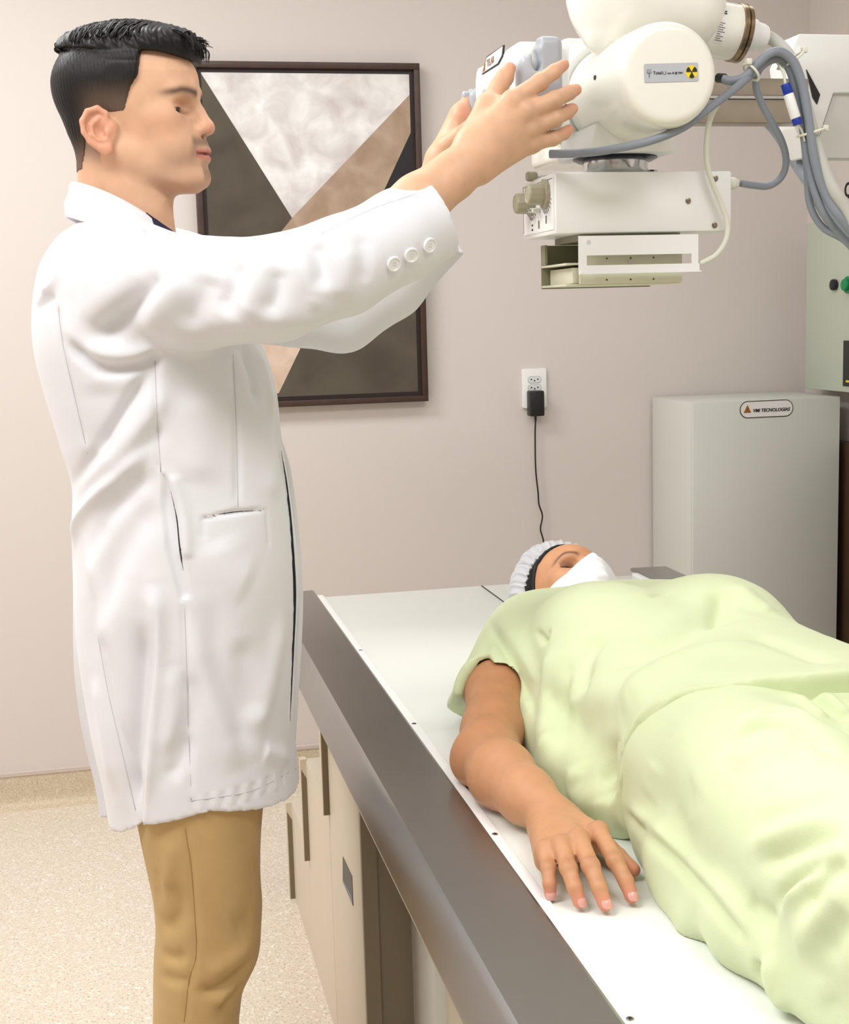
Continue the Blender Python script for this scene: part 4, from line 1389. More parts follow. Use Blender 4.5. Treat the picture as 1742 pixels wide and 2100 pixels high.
# hidden bulk: torso, upper arms, legs down to the floor
F = Field((-0.2, 1.72, 0.0), (0.62, 2.36, 1.62), 0.012)
tX = PY(330, 900, 2.05)[0]
F.slices(2, [0.62, 0.8, 1.0, 1.2, 1.4, 1.5, 1.56], [tX + 0.02, tX + 0.01, tX, tX - 0.01, tX - 0.03, tX - 0.05, tX - 0.06], [2.05] * 7, [0.08, 0.10, 0.10, 0.10, 0.10, 0.07, 0.05], [0.15, 0.16, 0.14, 0.16, 0.17, 0.12, 0.06])
F.chain(W3([(262, 575, 1.93), (560, 595, 1.81), (780, 500, 1.80)]), [0.05, 0.045, 0.04], 0.02)
F.chain(W3([(330, 575, 2.2), (520, 610, 2.235), (690, 630, 2.25), (850, 520, 2.21)]), [0.05, 0.045, 0.036, 0.034], 0.02)
V, Q = F.mesh(1)
torso = (V, Q, np.tile(SKIN, (len(V), 1)))
V, Q, C = merge([head_part, hand_near, hand_far, torso])
doc = link('person', quad_mesh(V, Q, C), M_SKIN)
tag(doc, 'man in a white coat and khaki trousers reaching up to the x-ray tube', 'person')
for s in (-1, 1):
    c = h2w((0.0738, s * 0.0338, -0.0085))[0]
    e = lathe('eye', c - HU * 0.0117, HU, [(0.0117 - 0.0117 * math.cos(a), 0.0117 * math.sin(a)) for a in np.linspace(0, math.pi, 15)], M_EYEW, doc, 24)
    gd = HU * 0.97 - HV * 0.16 - HW * 0.12
    gd /= np.linalg.norm(gd)
    lathe('iris', c + gd * 0.0096, gd, [(0, 0), (0, 0.0060), (0.0014, 0.0052), (0.0025, 0.0030), (0.0028, 0)], M_IRIS, e, 18)

# ------------------------------------------------------------------ doctor : hair
F = Field((-0.145, -0.105, -0.11), (0.135, 0.105, 0.155), 0.002)
G = Field((-0.145, -0.105, -0.11), (0.135, 0.105, 0.155), 0.002)
head_core(G)
X_, Y_, Z_ = G.grid((slice(None),) * 3)
hp = [(0.118, 0.076), (0.07, 0.080), (0.040, 0.076), (0.0385, 0.040), (0.026, 0.022), (0.0135, -0.010), (-0.004, -0.012), (-0.046, -0.010), (-0.0535, -0.03), (-0.058, -0.06), (-0.066, -0.090), (-0.13, -0.1), (-0.16, 0.16), (0.13, 0.16)]


def poly_sd(px, pz, poly):
    d = np.full(np.broadcast(px, pz).shape, 1e9, np.float32)
    sgn = np.ones_like(d)
    n = len(poly)
    for i in range(n):
        a, b = np.array(poly[i]), np.array(poly[i - 1])
        e = b - a
        wx, wz = px - a[0], pz - a[1]
        t = np.clip((wx * e[0] + wz * e[1]) / (e @ e), 0, 1)
        d = np.minimum(d, (wx - e[0] * t) ** 2 + (wz - e[1] * t) ** 2)
        c1, c2, c3 = pz >= a[1], pz < b[1], e[0] * wz > e[1] * wx
        flip = (c1 & c2 & c3) | (~c1 & ~c2 & ~c3)
        sgn = np.where(flip, -sgn, sgn)
    return sgn * np.sqrt(d)


reg = poly_sd(X_[:, :, 0][:, :, None] + 0 * Z_, Z_ + 0 * X_, hp)
off = 0.0008 + 0.0085 * sstep(-0.02, 0.06, Z_) + 0.007 * sstep(-0.03, -0.09, X_) * sstep(-0.085, -0.02, Z_)
F.d = np.maximum(G.d - off, reg).astype(np.float32)
top = Field((-0.145, -0.105, -0.11), (0.135, 0.105, 0.155), 0.002)
top.ell((-0.008, 0.004, 0.078), (0.104, 0.0765, 0.047))
top.ell((0.052, 0.004, 0.088), (0.055, 0.068, 0.034), 0.02)
top.ell((0.078, 0.012, 0.083), (0.030, 0.052, 0.024), 0.02)
top.ell((-0.075, 0.0, 0.088), (0.028, 0.05, 0.026), 0.02)
top.d = np.maximum(top.d, 0.0765 + 0.012 * sstep(0.02, -0.1, X_) - 0.010 * sstep(0.05, 0.11, X_) - Z_).astype(np.float32)
F.d = smin(F.d, top.d, 0.002).astype(np.float32)
V, Q = F.mesh(2)
N = vnormals(V, Q)
lat = V[:, 0] * 1.0 + V[:, 2] * 0.25
wv = np.sin(lat * 300 + 4 * np.sin(V[:, 1] * 50 + V[:, 2] * 40)) * 0.5 + np.sin(lat * 700 + 3 * np.sin(V[:, 1] * 80)) * 0.3 + noise3(V, 70, 2) * 0.5
V = V + N * (wv * 0.0026 * sstep(0.076, 0.088, V[:, 2]) + 0.0003 * np.sin(V[:, 0] * 1100 + V[:, 2] * 200 + 2 * np.sin(V[:, 2] * 90)) * sstep(0.085, 0.07, V[:, 2]))[:, None]
C = np.tile(np.array(srgb(20, 17, 17)), (len(V), 1))
fade = sstep(0.04, -0.006, V[:, 2]) * sstep(-0.075, -0.02, V[:, 0])
C = mixc(C, srgb(112, 92, 76), 0.75 * fade)
C = mixc(C, srgb(120, 92, 74), 0.8 * sstep(-0.035, -0.09, V[:, 2]) * sstep(-0.10, -0.07, V[:, 0]))
hair = link('hair', quad_mesh(h2w(V), Q, C), M_HAIR, doc)
rs = np.random.RandomState(5)
vs, fs = [], []
for i in range(420):
    u0 = rs.uniform(-0.098, 0.094)
    ph0, ph1 = math.radians(rs.uniform(-78, -20)), math.radians(rs.uniform(10, 60))
    dr = rs.uniform(0.012, 0.05)
    amp, fq, p0 = rs.uniform(0.001, 0.004), rs.uniform(1.5, 3), rs.uniform(0, 6)
    pts = []
    for t in np.linspace(0, 1, 9):
        ph = ph0 + (ph1 - ph0) * t
        uu = u0 + dr * (t - 0.2)
        rr = 1.0 + rs.normal() * 0.004 + 0.012 * math.sin(3 * t + p0) + 0.03 * math.sin(math.pi * t) * (rs.uniform() < 0.2)
        e = max(0.12, 1 - ((uu + 0.004) / 0.116) ** 2) ** 0.5
        pts.append((uu + amp * math.sin(fq * t * 6 + p0), 0.004 + 0.0775 * e * math.sin(ph) * rr, 0.079 + (0.0485 * e + 0.003) * math.cos(ph) * rr))
    a, b = tube_data(h2w(np.array(pts)), np.interp(np.linspace(0, 1, 9), [0, 0.3, 1], [0.0009, 0.0012, 0.0003]), 4)
    fs += [tuple(x + len(vs) for x in q) for q in b]
    vs += a
for i in range(60):                                                                         # fringe locks falling over the forehead
    v0 = rs.uniform(-0.045, 0.05)
    x0 = rs.uniform(0.075, 0.1)
    pts = [(x0, v0, 0.112 - (x0 - 0.075) * 0.5), (x0 + 0.014, v0 - 0.004, 0.103), (0.1105 + rs.uniform(0, 0.006), v0 - 0.008, 0.088), (0.113 + rs.uniform(0, 0.004), v0 - 0.01, 0.076 - rs.uniform(0, 0.008))]
    a, b = tube_data(h2w(spline(np.array(pts), 4)), np.linspace(0.0013, 0.0004, 13), 4)
    fs += [tuple(x + len(vs) for x in q) for q in b]
    vs += a
me = mesh_from(vs, fs)
ca = me.color_attributes.new('Col', 'FLOAT_COLOR', 'POINT')
cc = np.ones((len(vs), 4), np.float32)
cc[:, :3] = srgb(26, 22, 21)
ca.data.foreach_set('color', cc.ravel())
st = link('hair_strands', me, M_HAIR, hair, smooth=True, kind='stuff')

# ================================================================== doctor : lab coat
rows = [(452, 165, 300, 0.070), (480, 122, 340, 0.115), (510, 98, 385, 0.150), (545, 80, 430, 0.172), (610, 67, 492, 0.185), (700, 68, 532, 0.19), (800, 90, 562, 0.185), (900, 121, 574, 0.18),
        (985, 148, 588, 0.18), (1080, 146, 600, 0.188), (1200, 148, 609, 0.195), (1350, 150, 602, 0.198), (1480, 166, 600, 0.203), (1600, 195, 611, 0.207), (1690, 210, 620, 0.21), (1740, 216, 624, 0.212)]
tz, tcx, tcy, trx, trv = [], [], [], [], []
for y, xl, xr, rv in rows:
    a, b = PY(xl, y, 2.05), PY(xr, y, 2.05)
    tz.append((a[2] + b[2]) / 2)
    tcx.append((a[0] + b[0]) / 2)
    trx.append((b[0] - a[0]) / 2)
    tcy.append(2.05)
    trv.append(rv)
F = Field((-0.17, 1.70, 0.63), (0.60, 2.36, 1.62), 0.0036)
F.slices(2, tz[::-1], tcx[::-1], tcy[::-1], trx[::-1], trv[::-1], power=2.3)
near_p = W3([(268, 572, 1.915), (400, 602, 1.855), (560, 593, 1.815), (700, 547, 1.805), (820, 484, 1.815), (896, 442, 1.826)])
F.chain(near_p, [0.074, 0.0735, 0.0675, 0.0635, 0.0595, 0.0575], 0.02, 0.012)
F.cap(PY(215, 550, 1.955), near_p[0], 0.058, 0.074, 0.02)
far_p = W3([(330, 560, 2.2), (520, 610, 2.24), (700, 640, 2.26), (800, 580, 2.24), (900, 470, 2.205)])
F.chain(far_p, [0.075, 0.072, 0.066, 0.06, 0.057], 0.03, 0.012)
# sleeve ends and hem
ce = (near_p[-1] - near_p[-2]) / np.linalg.norm(near_p[-1] - near_p[-2])
cr = near_p[-1] + ce * 0.004
cb = np.array([0.93, 0.0, -0.42])
cb = (PY(1000, 360, 1.826) - PY(890, 445, 1.826))
nC = np.array([math.cos(math.radians(24.7)), 0.10, math.sin(math.radians(24.7))])
F.op(lambda X, Y, Z: np.where(X > near_p[-2][0] - 0.02, np.where(Y < 2.02, (X - near_p[-1][0]) * nC[0] + (Y - near_p[-1][1]) * nC[1] + (Z - near_p[-1][2]) * nC[2], -1), -1), F.lo, F.lo + F.n * F.h, 0, 'and', 0)
nF = far_p[-1] - far_p[-2]
nF /= np.linalg.norm(nF)
F.op(lambda X, Y, Z: np.where((X > far_p[-2][0] + 0.01) & (Y > 2.06), (X - far_p[-1][0]) * nF[0] + (Y - far_p[-1][1]) * nF[1] + (Z - far_p[-1][2]) * nF[2], -1), F.lo, F.lo + F.n * F.h, 0, 'and', 0)
F.cap(near_p[-1] - ce * 0.03, near_p[-1] + ce * 0.03, 0.045, 0.052, 0.004, 'sub')
F.cap(far_p[-1] - nF * 0.03, far_p[-1] + nF * 0.03, 0.046, 0.05, 0.004, 'sub')
# neck opening
F.cap(PY(262, 400, 2.05), PY(252, 470, 2.05), 0.078, 0.062, 0.006, 'sub')
# hem
hz = [(PY(205, 1690, 2.03)[0], PY(205, 1690, 2.03)[2]), (PY(290, 1696, 1.865)[0], PY(290, 1696, 1.865)[2]), (PY(430, 1662, 1.85)[0], PY(430, 1662, 1.85)[2]), (PY(613, 1604, 2.0)[0], PY(613, 1604, 2.0)[2])]
hx = np.array([p[0] for p in hz])
hzv = np.array([p[1] for p in hz])
F.op(lambda X, Y, Z: np.interp(X, hx, hzv) - Z, F.lo, F.lo + F.n * F.h, 0, 'and', 0)
V, Q = F.mesh(2)
# pulled folds
coat_folds = [
    ([(336, 545), (300, 600), (250, 655), (186, 702)], 0.013, -0.013), ([(300, 520), (235, 600), (150, 680)], 0.022, 0.008), ([(380, 560), (330, 620), (290, 690)], 0.018, 0.008),
    ([(135, 700), (200, 752), (275, 752), (338, 724)], 0.009, -0.014, 0.15), ([(150, 690), (215, 725), (290, 728), (360, 700)], 0.014, 0.008),
    ([(118, 620), (128, 700), (150, 800), (180, 930)], 0.005, -0.003, 0.1), ([(76, 560), (105, 530), (128, 480)], 0.009, -0.007), ([(84, 600), (110, 580), (122, 545)], 0.008, 0.006), ([(70, 640), (95, 618), (115, 610)], 0.008, -0.006),
    ([(645, 488), (660, 540), (655, 600)], 0.012, -0.010), ([(612, 486), (622, 545), (650, 600), (640, 640)], 0.016, 0.007), ([(498, 528), (482, 590), (455, 650)], 0.013, -0.009), ([(540, 520), (520, 590), (498, 655)], 0.016, 0.008),
    ([(575, 545), (570, 600), (545, 650)], 0.012, -0.007), ([(440, 560), (415, 620), (370, 680)], 0.018, -0.008), ([(700, 500), (712, 560), (700, 620)], 0.016, 0.005), ([(740, 470), (748, 530), (742, 590)], 0.013, -0.005),
    ([(640, 470), (760, 425), (852, 395)], 0.010, -0.003, 0.1), ([(400, 665), (500, 655), (620, 650), (720, 625)], 0.02, 0.006),
    ([(324, 735), (262, 830), (200, 920), (150, 992)], 0.010, -0.012), ([(345, 770), (300, 860), (220, 950), (165, 1010)], 0.016, 0.008), ([(335, 860), (290, 935), (232, 1010)], 0.014, -0.007),
    ([(318, 905), (262, 962), (200, 1020), (160, 1075), (146, 1140)], 0.011, 0.013), ([(325, 960), (270, 1010), (215, 1065), (185, 1140)], 0.014, -0.009), ([(205, 780), (215, 860), (200, 940)], 0.03, -0.006),
    ([(326, 1020), (275, 1090), (225, 1180), (195, 1310)], 0.022, -0.010), ([(250, 1180), (235, 1300), (245, 1420), (262, 1560)], 0.03, 0.006), ([(175, 1110), (200, 1230), (215, 1340)], 0.014, 0.006),
    ([(200, 1300), (222, 1420), (250, 1540), (278, 1660)], 0.006, -0.004, 0.1), ([(316, 1190), (318, 1330), (305, 1480), (290, 1660)], 0.014, 0.013, 0.15), ([(296, 1260), (288, 1420), (272, 1560), (268, 1680)], 0.016, -0.018, 0.2),
    ([(180, 1380), (200, 1500), (225, 1640)], 0.02, 0.006), ([(428, 1212), (444, 1360), (486, 1470), (512, 1560)], 0.020, -0.010), ([(400, 1250), (420, 1380), (462, 1500), (490, 1590)], 0.022, 0.009),
    ([(582, 1250), (552, 1400), (520, 1520)], 0.02, 0.009), ([(500, 1300), (505, 1400), (530, 1480)], 0.02, -0.007), ([(372, 1370), (395, 1430), (380, 1500), (345, 1590)], 0.014, -0.007), ([(350, 1360), (355, 1460), (340, 1560)], 0.014, 0.006),
    ([(340, 1600), (375, 1560), (390, 1500)], 0.012, -0.006), ([(478, 730), (484, 850), (488, 1040)], 0.006, -0.003, 0.1), ([(495, 700), (520, 770), (528, 830)], 0.010, -0.009), ([(520, 705), (545, 780), (560, 860)], 0.012, 0.007),
    ([(400, 790), (410, 900), (400, 1000)], 0.03, 0.006), ([(545, 850), (556, 950), (560, 1030)], 0.02, 0.006), ([(440, 1100), (470, 1170), (520, 1200)], 0.03, 0.006),
    ([(318, 735), (322, 850), (330, 975)], 0.005, -0.003, 0.1), ([(376, 1230), (384, 1400), (392, 1640)], 0.005, -0.003, 0.1),
    ([(574, 925), (588, 1000), (598, 1100), (605, 1220), (600, 1340), (594, 1480)], 0.0055, -0.016, 0.1, 1), ([(586, 930), (600, 1010), (610, 1120), (613, 1230), (607, 1360)], 0.006, 0.006, 0.1),
    ([(350, 970), (378, 1060), (382, 1150)], 0.009, 0.006, 0.1),
    ([(416, 1062), (418, 1105)], 0.004, -0.002, 0.1), ([(546, 1050), (552, 1120)], 0.004, -0.002, 0.1),
    ([(600, 1560), (560, 1545), (540, 1540)], 0.014, 0.006)]
for i in range(14):
    x = 395 + i * 15.5
    yb = np.interp(x, [390, 500, 613], [1672, 1645, 1603])
    coat_folds.append(([(x, yb - 32), (x + 3, yb - 4)], 0.0045, 0.0016 * (1 if i % 2 else -1), 0.05))
V = folds(V, Q, coat_folds, 0)


def to_px(V):
    q = V - CAM
    d = q @ FWD
    return IMG_W / 2 + FPX * (q @ RIGHT) / d, IMG_H / 2 - FPX * (q @ UP) / d


def step_in(V, Q, poly, amt, y_lim=2.05, soft=5.0, ramp=None):
    """set one cloth panel back from (or proud of) its neighbour"""
    N = vnormals(V, Q)
    cxv = np.interp(V[:, 2], tz[::-1], tcx[::-1])
    H = np.stack([V[:, 0] - cxv, V[:, 1] - 2.05, 0 * cxv], 1)
    H /= np.linalg.norm(H, axis=1)[:, None] + 1e-9
    N = H if ramp is not None else N
    x, y = to_px(V)
    sd = poly_sd(x[:, None], y[:, None], poly)[:, 0]
    N[:, 2] *= 0.1
    g = 1.0 if ramp is None else sstep(ramp[0], ramp[1], y)
    return V + N * (amt * g * sstep(soft, -soft, sd) * (V[:, 1] < y_lim))[:, None]


V = step_in(V, Q, [(330, 1000), (322, 1200), (318, 1330), (305, 1480), (289, 1720), (40, 1740), (40, 1000)], -0.012, ramp=(1180, 1480))
V = step_in(V, Q, [(334, 972), (344, 985), (362, 1060), (372, 1130), (388, 1222), (372, 1230), (344, 1130), (334, 1045)], -0.006)
V = step_in(V, Q, [(417, 1063), (480, 1047), (547, 1045), (480, 1055)], -0.007, soft=4)
N = vnormals(V, Q)
V = V + N * (noise3(V, 28, 11) * 0.0012 + noise3(V * np.array([1, 1, 0.35]), 70, 12) * 0.0008)[:, None]
bvh = BVHTree.FromPolygons(V.tolist(), Q.tolist())
coat = link('lab_coat', quad_mesh(V, Q), M_COAT, doc, 'white cotton lab coat')


def on(bv, x, y):
    h, n, _, _ = bv.ray_cast(Vector(CAM), Vector(ray(x, y)).normalized())
    return np.array(h), np.array(n)


for x, y in ((808, 541), (844, 523), (881, 503)):
    h, n = on(bvh, x, y)
    b = lathe('cuff_button', h - n * 0.001, n, [(0, 0), (0, 0.0098), (0.0025, 0.0102), (0.004, 0.0095), (0.0042, 0.0082), (0.003, 0.0070), (0.0028, 0)], M_BTN, coat, 28)
    uu, vv, _ = frame_of(n)
    for a, c in ((1, 1), (1, -1), (-1, 1), (-1, -1)):
        q = h + n * 0.0015 + uu * 0.0016 * a + vv * 0.0016 * c
        cyl('button_hole', q, q + n * 0.0008, 0.0006, M_GREY, b, 6)
M_SEAM = mat('seam_thread', srgb(206, 206, 208), 0.8)
for px in ([(118, 615), (128, 700), (150, 800), (180, 930)], [(478, 728), (484, 850), (488, 1040)], [(318, 740), (322, 850), (330, 968)], [(378, 1232), (384, 1400), (392, 1640)], [(200, 1300), (222, 1420), (250, 1540), (278, 1662)],
           [(390, 1642), (450, 1634), (520, 1620), (606, 1577)], [(662, 478), (760, 430), (852, 398)], [(145, 442), (225, 456), (300, 474)]):
    P = cast_line(bvh, px, 6, 0.0)
    if len(P) > 2:
        a, b = tube_data(P, 0.0007, 5)
        link('seam', mesh_from(a, b), M_SEAM, coat, smooth=True)
fr = [PY(x, y, Y) for x, y, Y in ((574, 900, 2.05), (588, 960, 2.055), (599, 1040, 2.06), (609, 1140, 2.065), (613, 1230, 2.07), (609, 1340, 2.07), (604, 1440, 2.07), (603, 1520, 2.07))]
tube('front_edge', fr, [0.003, 0.006, 0.007, 0.007, 0.007, 0.007, 0.006, 0.003], M_COAT, coat, 10, 6)
# open front and pocket slit: dark tubes laid on the cloth paint the shaded inside of the gaps
M_GAP = mat('gap_shade_navy', srgb(38, 34, 46), 0.9)
for nm, px, wd in (('front_gap_shade', [(577, 925), (589, 1000), (599, 1100), (605, 1220), (601, 1340), (595, 1480)], [0.0008, 0.0018, 0.0022, 0.0024, 0.002, 0.0008]),
                   ('pocket_gap_shade', [(350, 1005), (363, 1065), (370, 1130), (376, 1170)], [0.0004, 0.0014, 0.0018, 0.0004]), ('pocket_gap_shade', [(419, 1060), (480, 1050), (545, 1047)], [0.0003, 0.0011, 0.0003])):
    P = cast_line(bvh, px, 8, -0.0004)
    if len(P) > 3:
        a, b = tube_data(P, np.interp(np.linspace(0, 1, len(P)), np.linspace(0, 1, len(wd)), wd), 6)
        link(nm, mesh_from(a, b), M_GAP, coat, 'dark inlay for the shade in a narrow gap', smooth=True)

# collar: folded band around the neck
def loop(px_back, px_front, rvv, dy, n=48, gap=0.0):
    a, b = PY(*px_back, 2.05), PY(*px_front, 2.05)
    c, r = (a + b) / 2, (b[0] - a[0]) / 2
    out = []
    for ph in np.linspace(math.radians(12), math.radians(348), n):
        x = c[0] + r * math.cos(ph)
        z = a[2] + (b[2] - a[2]) * (x - a[0]) / (b[0] - a[0]) + dy * math.sin(ph) ** 2
        out.append((x, 2.05 + rvv * math.sin(ph) + 0.0, z))
    return np.array(out)


L0 = loop((155, 392), (352, 492), 0.060, 0.004)
L1 = loop((147, 374), (362, 486), 0.067, 0.008)
L2 = loop((142, 392), (372, 497), 0.075, 0.004)
L3 = loop((133, 444), (392, 522), 0.098, -0.004)
L4 = loop((138, 446), (388, 522), 0.092, -0.006)
L5 = loop((148, 400), (366, 497), 0.070, 0.002)
rings = [L0, L1, L2, L3, L4, L5]
n = len(L0)
vs = np.vstack(rings)
fs = []
for k in range(6):
    for i in range(n - 1):
        a, b = k * n, ((k + 1) % 6) * n
        fs.append((a + i, a + i + 1, b + i + 1, b + i))
fs += [tuple(k * n for k in range(6)), tuple(k * n + n - 1 for k in range(5, -1, -1))]
col_me = mesh_from(vs, fs)
bm = bmesh.new()
bm.from_mesh(col_me)
bmesh.ops.subdivide_edges(bm, edges=bm.edges[:], cuts=1, use_grid_fill=True, smooth=0.6)
link('collar', bm_mesh(bm, math.radians(70)), M_COAT, coat)
lap = [PY(x, y, 1.985) for x, y in ((346, 490), (372, 494), (400, 520), (404, 540), (352, 530))]
prism('lapel', lap, (0.004, 0.012, 0), M_COAT, coat, 0.002)
# polo shirt in the neck opening
F = Field(PY(250, 560, 1.9) - 0.02, PY(430, 420, 2.2) + 0.02, 0.003)
F.cap(PY(285, 470, 2.05), PY(330, 520, 2.05), 0.066, 0.075, 0, flat=None)
F.cap(PY(345, 510, 2.05), PY(385, 560, 2.05), 0.03, 0.045, 0.02)
F.cap(PY(338, 486, 2.03), PY(388, 528, 2.01), 0.022, 0.026, 0.01)
F.cap(PY(262, 380, 2.05), PY(258, 478, 2.05), 0.064, 0.064, 0.004, 'sub')
F.op(lambda X, Y, Z: (Z - PY(300, 442, 2.05)[2]) * 0.82 + (X - PY(300, 442, 2.05)[0]) * 0.62, F.lo, F.lo + F.n * F.h, 0, 'and', 0)
V, Q = F.mesh(2)
C = np.tile(np.array(srgb(26, 24, 52)), (len(V), 1))
m1 = PY(372, 488, 2.0)
C = mixc(C, srgb(140, 18, 62), sstep(-0.004, 0.004, (V[:, 0] - m1[0]) * 0.7 - (V[:, 2] - m1[2]) * 0.7))
M_SHIRT = mat('polo_cotton', (0.1, 0.05, 0.1), 0.8, attr='Col')
polo = link('polo_shirt', quad_mesh(V, Q, C), M_SHIRT, doc, 'navy and burgundy polo shirt collar')
prism('shirt_placket', [PY(x, y, 1.972) for x, y in ((366, 480), (380, 483), (397, 500), (408, 514), (392, 520), (372, 500))], (0, 0.05, 0), mat('burgundy_cotton', srgb(140, 16, 60), 0.8), polo, 0.002)

# trousers
rowsT = [(1600, 272, 545), (1690, 284, 536), (1760, 298, 533), (1810, 309, 534), (1850, 315, 537), (1900, 318, 535), (1960, 314, 529), (2020, 313, 500), (2070, 313, 492), (2100, 313, 490)]
F = Field((-0.14, 1.78, 0.0), (0.36, 2.32, 0.9), 0.005)
z_, c_, r_ = [], [], []
for y, xl, xr in rowsT:
    a, b = PY(xl, y, 1.95), PY(xr, y, 1.95)
    z_.append((a[2] + b[2]) / 2)
    c_.append((a[0] + b[0]) / 2)
    r_.append((b[0] - a[0]) / 2)
z_ += [0.3, 0.15, 0.012]
c_ += [c_[-1], c_[-1] - 0.01, c_[-1] - 0.01]
r_ += [0.06, 0.055, 0.056]
nT = len(z_)
F.slices(2, z_[::-1], c_[::-1], [1.945] * nT, r_[::-1], list(np.linspace(0.075, 0.095, nT)), power=2.2)
F.slices(2, z_[::-1], [x + 0.012 for x in c_[::-1]], [2.155] * nT, r_[::-1], list(np.linspace(0.075, 0.095, nT)), 0.01, power=2.2)
V, Q = F.mesh(2)
V = folds(V, Q, [([(380, 1690), (392, 1780), (400, 1880), (402, 1960), (388, 2010), (378, 2100)], 0.004, -0.003, 0.05), ([(320, 1880), (345, 1900), (370, 1870), (360, 1800)], 0.012, -0.008), ([(330, 1955), (360, 1965), (385, 1955)], 0.008, -0.007), ([(325, 2000), (370, 2012), (390, 2010)], 0.008, -0.006),
                 ([(525, 1965), (480, 2005), (440, 2030), (400, 2035)], 0.009, -0.010), ([(528, 1930), (470, 1975), (420, 2000)], 0.014, 0.006), ([(505, 2015), (470, 2050), (450, 2080)], 0.008, -0.008), ([(335, 1830), (350, 1780), (352, 1720)], 0.012, 0.005), ([(320, 1780), (330, 1850)], 0.01, -0.004), ([(520, 1880), (480, 1910)], 0.02, -0.004), ([(490, 2030), (440, 2060)], 0.01, 0.005)], 1)
trs = link('trousers', quad_mesh(V, Q), M_KHAKIC, doc, 'khaki cotton trousers')
bt = BVHTree.FromPolygons(V.tolist(), Q.tolist())
P = cast_line(bt, [(380, 1700), (392, 1780), (400, 1880), (402, 1960), (388, 2010), (378, 2095)], 6, 0)
a, b = tube_data(P, 0.0008, 5)
link('side_seam', mesh_from(a, b), mat('khaki_thread', srgb(168, 134, 84), 0.8), trs, smooth=True)
print('doctor done', round(time.time() - T0, 1))
# ================================================================== patient
ZB = 0.7572
PSK = np.array(srgb(190, 134, 92))
M_GOWN = mat('lime_cotton', srgb(216, 226, 184), 0.8, bump=0.12, bscale=500, sheen=0.15, var=0.05, vscale=14, spec=0.2)
M_MASK = mat('mask_fabric', srgb(244, 244, 246), 0.7, bump=0.06, bscale=300)
M_CAPF = mat('cap_fabric', srgb(236, 237, 240), 0.75, bump=0.3, bscale=90, alpha=0.4)


def WZ(l):
    return [PZ(*q) for q in l]


# ------------------------------------------------------------------ arm and hand
up_pts = [np.array([0.615, 2.20, 0.85]), PZ(1020, 1420, 0.832), PZ(1010, 1500, 0.808), PZ(1000, 1548, 0.802), PZ(1030, 1590, 0.803), PZ(1080, 1632, 0.799), PZ(1130, 1668, 0.794)]
F = Field((0.36, 1.27, 0.74), (0.70, 2.30, 0.92), 0.0025)
F.chain(up_pts, [0.05, 0.0465, 0.0435, 0.044, 0.043, 0.0345, 0.0265], 0, 0.02)
mcp = WZ([(1228, 1705, 0.808), (1188, 1720, 0.812), (1152, 1733, 0.808), (1118, 1742, 0.800)])
wr = WZ([(1150, 1662, 0.796), (1137, 1668, 0.797), (1124, 1675, 0.795), (1112, 1682, 0.79)])
for a_, b_, r in zip(wr, mcp, (0.0115, 0.0118, 0.0115, 0.011)):
    F.cap(a_ - np.array([0, 0, 0.006]), b_ - np.array([0, 0, 0.003]), 0.0165, r, 0.014)
    F.cap(a_ - np.array([0, 0, 0.016]), b_ - np.array([0, 0, 0.016]), 0.015, 0.012, 0.012)
pf = [WZ([(1228, 1705, 0.808), (1262, 1765, 0.799), (1284, 1806, 0.782), (1296, 1840, 0.7675)]), WZ([(1188, 1720, 0.812), (1212, 1776, 0.800), (1229, 1820, 0.783), (1242, 1856, 0.7675)]),
      WZ([(1152, 1733, 0.808), (1166, 1781, 0.797), (1179, 1820, 0.782), (1189, 1850, 0.7675)]), WZ([(1118, 1742, 0.800), (1125, 1781, 0.790), (1128, 1812, 0.778), (1129, 1833, 0.7665)])]
pr = [[0.0108, 0.0098, 0.009, 0.0078], [0.011, 0.0102, 0.0092, 0.008], [0.0106, 0.0096, 0.0088, 0.0077], [0.0098, 0.0086, 0.008, 0.0072]]
for p, r in zip(pf, pr):
    F.chain(p, r, 0.006, 0.003)
    F.ell(p[1] + np.array([0, 0, 0.0005]), [r[1] * 1.05] * 3, 0.003)
    F.ell(p[0] + np.array([0, 0, 0.001]), [r[0] * 1.05] * 3, 0.006)
F.chain(WZ([(1170, 1680, 0.785), (1232, 1722, 0.778), (1268, 1757, 0.774), (1300, 1784, 0.770)]), [0.016, 0.0125, 0.0105, 0.0085], 0.012)
F.ell(up_pts[3] + np.array([-0.018, 0.01, -0.012]), (0.03, 0.035, 0.028), 0.02)
V, Q = F.mesh(2)
V[:, 2] = np.maximum(V[:, 2], ZB + 0.0002)
C = np.tile(PSK, (len(V), 1))
C = skin_noise(V, C, 0.03)
dW = np.linalg.norm(V - up_pts[-1], axis=1)
C = mixc(C, srgb(214, 160, 120), 0.75 * sstep(1.82, 1.6, V[:, 1]))
for p, r in zip(pf, pr):
    for kk, wdt, am in ((0, 0.010, 0.25), (1, 0.0075, 0.55), (2, 0.006, 0.35)):
        d = np.linalg.norm(V - (p[kk] + np.array([0, 0, r[kk] * 0.8])), axis=1)
        C = mixc(C, srgb(160, 104, 76), am * np.exp(-(d / wdt) ** 2))
    d = np.linalg.norm(V - p[3], axis=1)
    C = mixc(C, srgb(228, 142, 122), 0.8 * np.exp(-(d / 0.0135) ** 2))
C = mixc(C, srgb(220, 130, 110), 0.6 * np.exp(-(np.linalg.norm(V - PZ(1300, 1784, 0.77), axis=1) / 0.014) ** 2))
arm_part = (V, Q, C)

